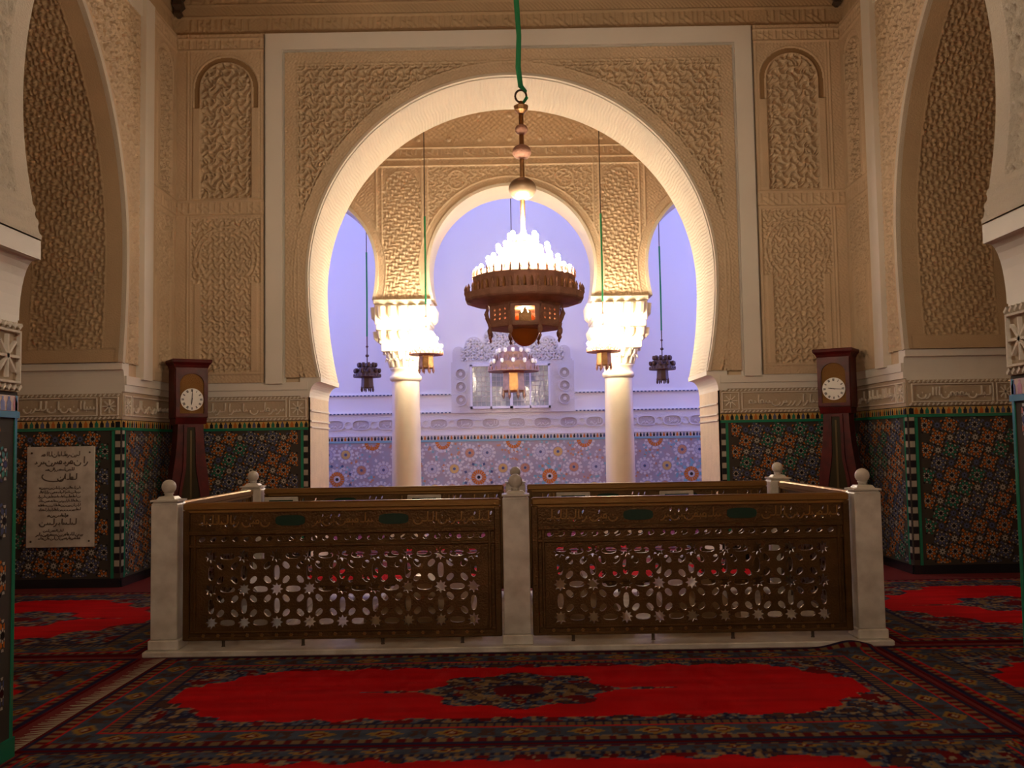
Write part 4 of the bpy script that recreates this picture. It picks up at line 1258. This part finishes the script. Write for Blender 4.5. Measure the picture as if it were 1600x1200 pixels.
# ---------------- longcase clocks
def clock(loc, rz, label, t_h, t_m):
    t = thing('longcase_clock', loc, label, 'clock', rz, group='longcase clocks in the back corners')
    D = 0.30
    MB().bevbox(-0.22, 0.22, -0.15, 0.15, 0, 0.12, 0.01).build('plinth', M['mahogany'], t)
    # violin shaped trunk
    def hwz(z):
        return float(np.interp(z, [0.12, 0.45, 0.85, 1.08, 1.25, 1.45, 1.70, 1.90], [0.19, 0.21, 0.235, 0.232, 0.212, 0.182, 0.160, 0.155]))
    zz = np.linspace(0.12, 1.90, 22)
    poly = [(hwz(z), z) for z in zz] + [(-hwz(z), z) for z in zz[::-1]]
    MB().prism_y(poly, -0.13, 0.13).build('trunk', M['mahogany'], t)
    # long door with window and pendulum
    dz = np.linspace(0.30, 1.82, 20)
    dw = lambda z: float(np.interp(z, [0.30, 0.6, 0.85, 1.05, 1.3, 1.82], [0.07, 0.11, 0.125, 0.105, 0.060, 0.05]))
    win = [(dw(z), z) for z in dz] + [(-dw(z), z) for z in dz[::-1]]
    out = [(dw(z) + 0.035, z + (0.03 if k == 19 else (-0.03 if k == 0 else 0))) for k, z in enumerate(dz)]
    out = out + [(-x, z) for x, z in out[::-1]]
    dr_ = new_obj('trunk_door', plate_mesh('trunk_door', out, [win], -0.155, -0.128, M['mahogany']), t)
    MB().prism_y(win, -0.138, -0.131).build('door_glass', M['glass_dark'], dr_)
    pn = MB(); pn.box(-0.012, 0.012, -0.145, -0.139, 0.92, 1.78); pn.build('pendulum_rod', M['dull_brass'], t)
    MB().prism_y([(0.075 * cos(q), 0.84 + 0.09 * sin(q)) for q in np.linspace(0, 2 * pi, 24, endpoint=False)], -0.149, -0.139).build('pendulum_bob', M['dull_brass'], t)
    # hood
    hd = MB().bevbox(-0.205, 0.205, -0.165, 0.15, 1.93, 2.58, 0.01)
    hd.build('hood', M['mahogany'], t)
    MB().prism_x([(-0.14, 1.86), (0.13, 1.86), (0.15, 1.94), (-0.17, 1.94)], -0.19, 0.19).build('hood_moulding', M['mahogany'], t)
    cn = MB().rings([[(-x, -y, z), (x, -y, z), (x, 0.16, z), (-x, 0.16, z)] for x, y, z in ((0.205, 0.165, 2.565), (0.217, 0.178, 2.60), (0.242, 0.205, 2.63), (0.247, 0.21, 2.66), (0.237, 0.20, 2.67))])
    cn.build('cornice', M['mahogany'], t)
    wn = [(-0.148, 1.99), (0.148, 1.99), (0.148, 2.36)] + [(0.148 * cos(q), 2.36 + 0.13 * sin(q)) for q in np.linspace(0.1, pi - 0.1, 12)] + [(-0.148, 2.36)]
    fo = [(-0.195, 1.95), (0.195, 1.95), (0.195, 2.55), (-0.195, 2.55)]
    d2 = new_obj('hood_door', plate_mesh('hood_door', fo, [wn], -0.19, -0.16, M['mahogany']), t)
    MB().prism_y(wn, -0.172, -0.164).build('face_plate', M['dial_brass'], t)
    cz = 2.165; R = 0.14
    dl = MB().prism_y([(R * cos(q), cz + R * sin(q)) for q in np.linspace(0, 2 * pi, 36, endpoint=False)], -0.186, -0.172).build('dial', M['enamel'], t)
    nm = MB()
    for i in range(12):                      # Roman style numerals as radial strokes
        q = pi / 2 - pi / 6 * i
        strokes = [1, 2, 3, 3, 2, 2, 3, 4, 3, 2, 3, 3][(i - 1) % 12]
        for k in range(strokes):
            dq = (k - (strokes - 1) / 2) * 0.075
            nm.ribbon([(0.098 * cos(q + dq), cz + 0.098 * sin(q + dq)), (0.128 * cos(q + dq), cz + 0.128 * sin(q + dq))], 0.006, -0.186, 0.002)
    nm.build('numerals', M['ink'], dl)
    for (ang, ln, wd, nme) in ((t_h, 0.07, 0.012, 'hour_hand'), (t_m, 0.11, 0.008, 'minute_hand')):
        q = pi / 2 - ang
        MB().ribbon([(-0.02 * cos(q), cz - 0.02 * sin(q)), (ln * 0.6 * cos(q), cz + ln * 0.6 * sin(q)), (ln * cos(q), cz + ln * sin(q))], [wd, wd, 0.003], -0.189, 0.003).build(nme, M['ink'], dl)
    return t
clock((-4.12, 12.12, 0), radians(33), 'dark mahogany longcase clock in the left back corner', radians(186), radians(2))
clock((4.09, 12.12, 0), -radians(33), 'red mahogany longcase clock in the right back corner', radians(280), radians(95))

# ---------------- inscribed plaque on the left jamb
pq = thing('inscribed_plaque', (-5.165, 10.966, 0.46), 'pale stone plaque with carved Arabic script on left tiled jamb', 'plaque')
MB().bevbox(-0.385, 0.385, -0.03, -0.002, 0, 1.14, 0.006).build('slab', M['marble'], pq)
lt = MB()
def L(x0, x1, zt, h, sd, wd): lettering(lt, (x0 - 0.5) * 0.77, (x1 - 0.5) * 0.77, (1 - zt) * 1.14 - h, h, sd, wd, -0.030, 0.0025)
L(0.20, 0.78, 0.045, 0.075, 1, 0.010); L(0.08, 0.90, 0.095, 0.12, 2, 0.014)
L(0.27, 0.70, 0.205, 0.05, 3, 0.010); L(0.45, 0.74, 0.265, 0.10, 4, 0.014)
lt.ribbon([(-0.02 + -0.13 * cos(q) - 0.06, 0.80 - 0.055 * sin(q)) for q in np.linspace(-0.5, pi + 0.2, 14)], 0.014, -0.030, 0.0025)
for i in range(6): L(0.17 + 0.01 * (i % 2), 0.80, 0.39 + 0.043 * i, 0.042, 10 + i, 0.0075)
L(0.30, 0.62, 0.66, 0.05, 20, 0.011); L(0.22, 0.74, 0.71, 0.10, 21, 0.014)
L(0.25, 0.55, 0.815, 0.04, 22, 0.008); L(0.14, 0.84, 0.845, 0.055, 23, 0.010); L(0.16, 0.80, 0.885, 0.05, 24, 0.009)
tag(lt.build('lettering', M['engraved'], pq), kind='stuff')
for x in (-0.33, 0.33):
    for z in (0.07, 1.07):
        ball(MB(), (x, -0.031, z), 0.012, 8).build('screw', M['iron'], pq)

# ---------------- railed enclosure
XP, YF0, YB0 = 2.66, 7.40, 9.78
kr = MB().bevbox(-2.80, 2.80, 7.24, 9.94, 0, 0.045, 0.008)
tag(kr.build('marble_plinth', M['marble']), 'low cream marble plinth under the bronze railings', 'plinth')
def post_thing(x, y, label):
    t = thing('marble_post', (x, y, 0), label, 'post', group='marble posts of the railing')
    MB().bevbox(-0.115, 0.115, -0.115, 0.115, 0.045, 0.12, 0.008).build('foot', M['marble'], t)
    MB().bevbox(-0.1, 0.1, -0.1, 0.1, 0.12, 1.13, 0.006).build('shaft', M['marble'], t)
    MB().rings([[(-a, -a, z), (a, -a, z), (a, a, z), (-a, a, z)] for a, z in ((0.1, 1.13), (0.085, 1.15), (0.105, 1.152), (0.105, 1.165), (0.07, 1.17), (0.055, 1.19))]).build('cap', M['marble'], t)
    fb = MB().lathe([(0.034, 1.185), (0.030, 1.205), (0.040, 1.215)], 20)
    ball(fb, (0, 0, 1.262), 0.055, 20)
    fb.build('ball_finial', M['marble'], t, smooth=True)
for x, y, lb in ((-XP, YF0, 'front left marble post of the railing with round ball'), (0, YF0, 'centre front marble post between the two bronze panels'), (XP, YF0, 'front right marble post of the railing with round ball'),
                 (-XP, YB0, 'rear left marble post with ball near the dark clock'), (XP, YB0, 'rear right marble post with ball near the red clock'), (0, YB0, 'rear centre marble post behind the bronze lattice')):
    post_thing(x, y, lb)

def ellipse(cx, cz, rx, rz_, th=0.0, n=12, p=0.8):
    out = []
    for k in range(n):
        q = 2 * pi * k / n
        u = rx * math.copysign(abs(cos(q)) ** p, cos(q)); v = rz_ * math.copysign(abs(sin(q)) ** p, sin(q))
        out.append((cx + u * cos(th) - v * sin(th), cz + u * sin(th) + v * cos(th)))
    return out
GR = {}
def grille_parts(W):
    """meshes of one bronze panel of width W, feet at z=0.06, centred on x"""
    if W in GR: return GR[W]
    h = W / 2; P = {}
    mb = MB().bevbox(-h, h, -0.035, 0.035, 1.075, 1.135, 0.012); mb.box(-h, h, -0.025, 0.025, 1.06, 1.078)
    P['top_rail'] = mb.data('top_rail', M['bronze_light'])
    for k, (z0, z1, d) in enumerate(((0.885, 0.925, 0.024), (0.79, 0.82, 0.022), (0.095, 0.118, 0.03), (0.145, 0.162, 0.022))):
        P['rail%d' % k] = MB().bevbox(-h, h, -d, d, z0, z1, 0.006).data('rail', M['bronze'])
    mb = MB()
    for s in (-1, 1):
        mb = MB()
        mb.bevbox(*sorted((s * h, s * (h - 0.05))), -0.03, 0.03, 0.095, 1.075, 0.006)
        mb.bevbox(*sorted((s * (h - 0.075), s * (h - 0.10))), -0.024, 0.024, 0.15, 0.89, 0.005)
        mb.bevbox(*sorted((s * (h - 0.05), s * (h - 0.10))), -0.010, 0.010, 0.15, 0.89, 0.003)
        P['stile%d' % s] = mb.data('stile', M['bronze'])
    iw = h - 0.10
    # star lattice
    Pp = 0.25; nx = int(2 * iw / Pp)
    holes = []
    x00 = -nx * Pp / 2
    for i in range(nx + 1):
        cx = x00 + i * Pp
        for j in range(3):
            cz = 0.225 + j * Pp
            if abs(cx) + 0.055 < iw: holes.append(star_pts(0.050, 0.029, 8, 0, (cx, cz)))
            if i < nx: holes.append(ellipse(cx + Pp / 2, cz, 0.058, 0.024, 0))
            if j < 2:
                if abs(cx) + 0.035 < iw: holes.append(ellipse(cx, cz + Pp / 2, 0.024, 0.058, 0))
                if i < nx:
                    for sx in (-1, 1):
                        for sz in (-1, 1):
                            holes.append(ellipse(cx + Pp / 2 + sx * 0.054, cz + Pp / 2 + sz * 0.054, 0.034, 0.022, sx * sz * pi / 4, 10, 0.85))
    P['star_lattice'] = plate_mesh('star_lattice', [(-iw, 0.155), (iw, 0.155), (iw, 0.795), (-iw, 0.795)], holes, -0.014, 0.014, M['bronze'])
    # narrow band of small openings
    n = int(2 * iw / 0.085); holes = []
    for i in range(n):
        cx = -iw + (i + 0.5) * 2 * iw / n
        holes.append(ellipse(cx, 0.855, 0.026, 0.017, 0.4, 8)); 
    P['pierced_band'] = plate_mesh('pierced_band', [(-iw, 0.818), (iw, 0.818), (iw, 0.888), (-iw, 0.888)], holes, -0.012, 0.012, M['bronze'])
    # inscription frieze, pierced between the letters
    f = h - 0.05; holes = []; rg = random.Random(int(W * 100))
    nn = int(2 * f / 0.06)
    for i in range(nn):
        cx = -f + (i + 0.5) * 2 * f / nn
        if abs(abs(cx) - f * 0.34) < 0.13 or rg.random() < 0.35: continue
        holes.append(ellipse(cx, 0.955 + 0.02 * rg.random(), 0.010, 0.016, 0.5, 6))
        if rg.random() < 0.6: holes.append(ellipse(cx + 0.008, 1.018 + 0.012 * rg.random(), 0.007, 0.018, -0.4, 6))
    P['frieze'] = plate_mesh('frieze', [(-f, 0.923), (f, 0.923), (f, 1.062), (-f, 1.062)], holes, -0.010, 0.010, M['bronze'])
    for k, (x0, x1) in enumerate(((-f + 0.04, -f * 0.34 - 0.16), (-f * 0.34 + 0.16, f * 0.34 - 0.16), (f * 0.34 + 0.16, f - 0.04))):
        lt = MB(); lettering(lt, x0, x1, 0.94, 0.105, 80 + k, 0.010, -0.010, 0.008)
        P['lettering%d' % k] = lt.data('frieze_lettering', M['bronze_light'])
    P['bottom_band'] = MB().box(-h + 0.05, h - 0.05, -0.016, 0.016, 0.112, 0.148).data('bottom_band', M['bronze'])
    bs = MB(); n = int((2 * h - 0.2) / 0.11)
    for i in range(n):
        cx = -h + 0.1 + (i + 0.5) * (2 * h - 0.2) / n
        bs.prism_y(star_pts(0.016, 0.010, 6, 0, (cx, 0.131)), -0.024, -0.015)
    P['bosses'] = bs.data('bosses', M['bronze_light'])
    P['foot'] = MB().lathe([(0.016, 0.046), (0.012, 0.054), (0.012, 0.097)], 8).data('foot', M['iron'])
    sc_ = MB(); sc_.prism_y(ellipse(0, 0, 0.115, 0.040, 0, 16, 0.6), -0.016, 0.016)
    P['cartouche'] = sc_.data('cartouche', M['enamel_green'])
    GR[W] = P
    return P
def grille(x, y, W, rz, label):
    P = grille_parts(W)
    t = thing('bronze_grille', (x, y, 0.0), label, 'railing', rz, group='bronze railing panels')
    for k in ('top_rail', 'rail0', 'rail1', 'rail2', 'rail3', 'stile-1', 'stile1', 'star_lattice', 'pierced_band', 'bottom_band'):
        new_obj(P[k].name.split('.')[0], P[k], t)
    fz = new_obj('frieze', P['frieze'], t)
    for k in range(3): tag(new_obj('frieze_lettering', P['lettering%d' % k], fz), kind='stuff')
    tag(new_obj('bosses', P['bosses'], t), kind='stuff')
    f = W / 2 - 0.05
    for sx in (-1, 1):
        c = new_obj('cartouche', P['cartouche'], fz, (sx * f * 0.34, 0, 0.992))
    n = max(2, int(W / 0.5))
    for i in range(n):
        new_obj('foot', P['foot'], t, (-W / 2 + (i + 0.5) * W / n, 0, 0))
    return t
WFp = XP - 0.235
grille(-XP / 2, YF0, WFp, 0, 'front left bronze railing panel with star lattice')
grille(XP / 2, YF0, WFp, 0, 'front right bronze railing panel with star lattice')
gb1 = grille(-XP / 2, YB0, WFp, 0, 'rear left bronze railing panel seen over the front rail')
gb2 = grille(XP / 2, YB0, WFp, 0, 'rear right bronze railing panel seen over the front rail')
WSd = YB0 - YF0 - 0.235
grille(-XP, (YF0 + YB0) / 2, WSd, pi / 2, 'left end bronze railing panel running back towards the clock')
grille(XP, (YF0 + YB0) / 2, WSd, -pi / 2, 'right end bronze railing panel running back towards the clock')
# small white name plates on the rear panels
for i, (x, lb) in enumerate(((-2.36, 'white framed tablet on the rear rail, far left'), (-0.92, 'white framed tablet on the rear rail, left of centre post'), (0.58, 'white framed tablet on the rear rail, right of centre post'), (1.62, 'white framed tablet on the rear rail, far right'))):
    t = thing('railing_tablet', (x, YB0 - 0.055, 0.95), lb, 'tablet', group='tablets on the rear rail')
    MB().bevbox(-0.17, 0.17, -0.02, 0.0, 0, 0.10, 0.006).build('frame', M['marble'], t)
    MB().box(-0.12, 0.12, -0.024, -0.018, 0.035, 0.07).build('field', M['enamel_green'], t)

# ---------------- tombs inside the railing
def tomb(x, y, hw, ln, h, m, label):
    t = thing('gabled_tomb', (x, y, 0.045), label, 'tomb', group='gabled tombs inside the railing')
    MB().bevbox(-hw - 0.10, hw + 0.10, -ln / 2 - 0.12, ln / 2 + 0.12, 0, 0.07, 0.01).build('lower_step', M[m], t)
    MB().bevbox(-hw - 0.04, hw + 0.04, -ln / 2 - 0.05, ln / 2 + 0.05, 0.07, 0.15, 0.01).build('upper_step', M[m], t)
    MB().prism_y([(-hw, 0.15), (hw, 0.15), (hw * 0.9, 0.20), (0.03, h), (-0.03, h), (-hw * 0.9, 0.20)], -ln / 2, ln / 2).build('gabled_stone', M[m], t)
tomb(-2.20, 8.55, 0.29, 1.5, 0.44, 'white_marble', 'white marble gabled tomb behind the left of the front lattice')
tomb(-0.78, 8.55, 0.40, 1.6, 0.46, 'tan_marble', 'broad tan gabled tomb left of the centre post')
tomb(0.58, 8.55, 0.24, 1.5, 0.40, 'tan_marble', 'narrow tan gabled tomb just right of the centre post')
tomb(1.50, 8.55, 0.24, 1.5, 0.40, 'tan_marble', 'narrow tan gabled tomb towards the right end panel')

# ---------------- rugs
def vnoise(u, v, sc, seed):
    r = np.random.default_rng(seed); G = r.random((64, 64))
    x, y = u * sc, v * sc
    xi, yi = np.floor(x).astype(int), np.floor(y).astype(int); fx, fy = x - xi, y - yi
    fx, fy = fx * fx * (3 - 2 * fx), fy * fy * (3 - 2 * fy)
    g = lambda a, b: G[a % 64, b % 64]
    return (g(xi, yi) * (1 - fx) + g(xi + 1, yi) * fx) * (1 - fy) + (g(xi, yi + 1) * (1 - fx) + g(xi + 1, yi + 1) * fx) * fy
def lin(c):
    c = np.array(c) / 255.0
    return np.where(c < 0.04045, c / 12.92, ((c + 0.055) / 1.055) ** 2.4)
PAL = {k: lin(v) for k, v in dict(red=(190, 0, 6), dred=(96, 6, 14), navy=(30, 32, 62), slate=(74, 86, 104), tan=(140, 112, 76), brown=(74, 48, 42), cream=(160, 142, 112), gold=(146, 112, 48)).items()}
def rug_colors(X, Y, w, h, border, seed, medallion=True, field=True):
    ax, ay = np.abs(X), np.abs(Y)
    e = np.minimum(w / 2 - ax, h / 2 - ay)
    C = np.zeros(X.shape + (3,)); C[:] = PAL['red']
    n1 = vnoise(X + 9, Y + 9, 11, seed); n2 = vnoise(X + 5, Y + 3, 24, seed + 1); n3 = vnoise(X + 2, Y + 7, 45, seed + 2)
    mix = 0.45 * n1 + 0.35 * n2 + 0.2 * n3
    def floral():
        F = np.zeros(C.shape); F[:] = PAL['slate']
        F[mix < 0.47] = PAL['navy']; F[mix < 0.36] = PAL['brown']
        F[(n2 > 0.66) & (n3 > 0.35)] = PAL['tan']; F[(n1 > 0.70)] = PAL['dred'] * 1.2; F[(n3 > 0.82)] = PAL['cream'] * 0.8
        return F
    FL = floral()
    # field outline: long red lozenge-ended field with lobed rim
    ix, iy = w / 2 - border, h / 2 - border
    along = np.clip((ax - (ix - 0.95 * iy)) / (0.95 * iy), 0, 1)
    lob = 0.035 * np.abs(np.sin(ax * 9.0)) + 0.02 * np.sin(ax * 23)
    steps = np.floor(along * 4) / 4 * 0.6 + along * 0.4
    lim = (iy - 0.05) * (1 - 0.97 * steps ** 1.3) - lob
    outside = (ay > lim) | (ax > ix - 0.06)
    C[outside] = FL[outside]
    if medallion:
        mr = (X / 0.62) ** 2 + (Y / 0.46) ** 2
        th = np.arctan2(Y / 0.46, X / 0.62)
        med = np.sqrt(mr) < 0.90 + 0.09 * np.cos(8 * th)
        med |= (ax < 1.0) & (ay < 0.035 * (1.05 - ax / 1.0) + 0.02 * (np.abs(np.sin(ax * 14)) > 0.5) * (ax < 0.85))
        C[med] = FL[med]
        ring = np.abs(np.sqrt(mr) - 0.55) < 0.05; C[ring & (n2 > 0.35)] = PAL['tan'] * 0.8
        core = np.sqrt(mr) < 0.26; C[core] = PAL['dred']
    # borders
    along2 = np.where(w / 2 - ax < h / 2 - ay, Y, X)
    inb = e < border
    C[inb] = FL[inb]
    main = (e > border * 0.30) & (e < border * 0.72)
    C[main] = PAL['slate'] * (0.45 + 0.5 * n2[..., None])[main]
    per = 0.36
    ph = ((along2 / per + 0.5) % 1) - 0.5; ce = (e - border * 0.51) / (border * 0.21)
    dia = np.abs(ph) * 2.6 + np.abs(ce) * 0.9
    C[main & (dia < 0.75)] = PAL['gold']; C[main & (dia < 0.42)] = PAL['dred']; C[main & (dia < 0.2)] = PAL['cream']
    m2 = main & (np.abs(np.abs(ph) - 0.5) < 0.12) & (np.abs(ce) < 0.7) & (n3 > 0.4); C[m2] = PAL['brown']
    g1 = (e > border * 0.12) & (e < border * 0.28); C[g1 & (np.sin(along2 * 2 * pi / 0.085) > 0)] = PAL['tan'] * 0.75; C[g1 & (np.sin(along2 * 2 * pi / 0.085) <= 0)] = PAL['dred']
    g2 = (e > border * 0.76) & (e < border * 0.95); C[g2] = (PAL['tan'] * 0.55 + PAL['brown'] * 0.25); C[g2 & (np.sin(along2 * 2 * pi / 0.05) > 0.2)] = PAL['navy']
    for c0, c1, k in ((0.28, 0.30, 'red'), (0.72, 0.76, 'red'), (0.95, 1.0, 'navy'), (0.05, 0.12, 'navy'), (0.0, 0.05, 'dred')):
        s_ = (e >= border * c0) & (e < border * c1); C[s_] = PAL[k]
    C *= (0.82 + 0.36 * vnoise(X + 3, Y * 6 + 3, 3.0, seed + 8))[..., None]
    return C
def rug(name, cx, cy, w, h, border, seed, label, sx=0.0125, sy=0.02, medallion=True, rz=0.0, fringe=None, curl=None, z=0.008, swap=False):
    nx, ny = int(w / sx), int(h / sy)
    X, Y = np.meshgrid(np.linspace(-w / 2, w / 2, nx + 1), np.linspace(-h / 2, h / 2, ny + 1))
    Cc = rug_colors(X, Y, w, h, border, seed, medallion) if not swap else rug_colors(Y, X, h, w, border, seed, medallion)
    Z = z + 0.004 * vnoise(X + 4, Y + 4, 2.2, seed + 5)
    if curl is not None:
        d = np.hypot(X - curl[0], (Y - curl[1]) * 1.6); Z = Z + 0.05 * np.exp(-(d / 0.16) ** 2)
    V = np.stack([X, Y, Z], -1).reshape(-1, 3)
    idx = np.arange(V.shape[0]).reshape(ny + 1, nx + 1)
    Q = np.stack([idx[:-1, :-1], idx[:-1, 1:], idx[1:, 1:], idx[1:, :-1]], -1).reshape(-1, 4)
    # thin edge skirt so that the rug has thickness
    n0 = len(V); bl = np.concatenate([idx[0, :], idx[1:, -1], idx[-1, -2::-1], idx[-2:0:-1, 0]])
    Vb = V[bl].copy(); Vb[:, 2] = 0.0005
    V2 = np.concatenate([V, Vb]); m = len(bl); k = np.arange(m)
    Qs = np.stack([bl[k], n0 + k, n0 + (k + 1) % m, bl[(k + 1) % m]], -1)
    Cf = np.concatenate([Cc.reshape(-1, 3), np.tile(PAL['dred'], (m, 1))]); Cf = np.concatenate([Cf, np.ones((len(Cf), 1))], 1)
    o = new_obj(name, quads_mesh(name, V2, np.concatenate([Q, Qs]), M['rug'], True, Cf), None, (cx, cy, 0), rz)
    tag(o, label, 'rug', group='red patterned rugs on the floor')
    if fringe:
        fb = MB(); rg = random.Random(seed)
        n = int(h / 0.022)
        for sgn in fringe:
            for i in range(n):
                yy = -h / 2 + (i + 0.5) * h / n; l_ = 0.09 + 0.05 * rg.random(); dy = rg.uniform(-0.02, 0.02)
                x0 = sgn * w / 2; x1 = sgn * (w / 2 + l_)
                fb._add([(x0, yy - 0.007, 0.009), (x0, yy + 0.007, 0.009), (x1, yy + dy + 0.003, 0.004), (x1, yy + dy - 0.003, 0.004)], [(0, 1, 2, 3)])
        tag(fb.build('fringe', M['fringe'], o), kind='stuff')
    return o
mat('fringe', (0.50, 0.42, 0.30), 0.9)
rug('patterned_rug', 0.0, 6.12, 5.20, 2.16, 0.40, 1, 'long red medallion rug lying in front of the railing', fringe=(-1,), curl=(2.45, 1.06))
rug('patterned_rug', 0.0, 3.84, 5.10, 2.38, 0.17, 2, 'red rug at the very bottom edge nearest the viewer', medallion=False)
rug('patterned_rug', -4.62, 8.92, 3.5, 3.2, 0.42, 3, 'left aisle rug with grey medallion before the plaque', 0.02, 0.02)
rug('patterned_rug', 4.62, 8.92, 3.5, 3.2, 0.42, 4, 'right aisle rug with grey medallion below the tiled jamb', 0.02, 0.02)
rug('patterned_rug', -3.62, 6.15, 1.66, 2.1, 0.34, 5, 'small red rug at the left edge beside the fringe', 0.02, 0.02, medallion=False)
rug('patterned_rug', 3.53, 6.15, 1.76, 2.1, 0.34, 6, 'small red rug at the right edge beside the long rug', 0.02, 0.02, medallion=False)
rug('patterned_rug', 0.0, 11.5, 7.4, 1.76, 0.22, 7, 'red rug behind the railing before the back arch', 0.03, 0.03, medallion=False)
rug('patterned_rug', 0.0, 14.66, 5.2, 1.5, 0.2, 8, 'red rug under the gallery beyond the threshold', 0.03, 0.03, medallion=False)
rug('patterned_rug', 0.0, 18.2, 7.0, 3.0, 0.3, 9, 'red rug on the court floor beyond the columns', 0.03, 0.03, medallion=False)

# ---------------- small dark brackets in the upper corners
for s, lb in ((-1, 'small dark carved bracket in the upper left corner'), (1, 'small dark carved bracket in the upper right corner')):
    t = thing('corner_bracket', (s * 4.40, 12.5, 7.30), lb, 'bracket', group='corner brackets')
    MB().rings([[(-a, -a, z), (a, -a, z), (a, a, z), (-a, a, z)] for a, z in ((0.02, 0.0), (0.05, 0.05), (0.035, 0.10), (0.07, 0.16), (0.05, 0.24), (0.085, 0.32), (0.085, 0.55))]).build('stalactite', M['iron'], t)
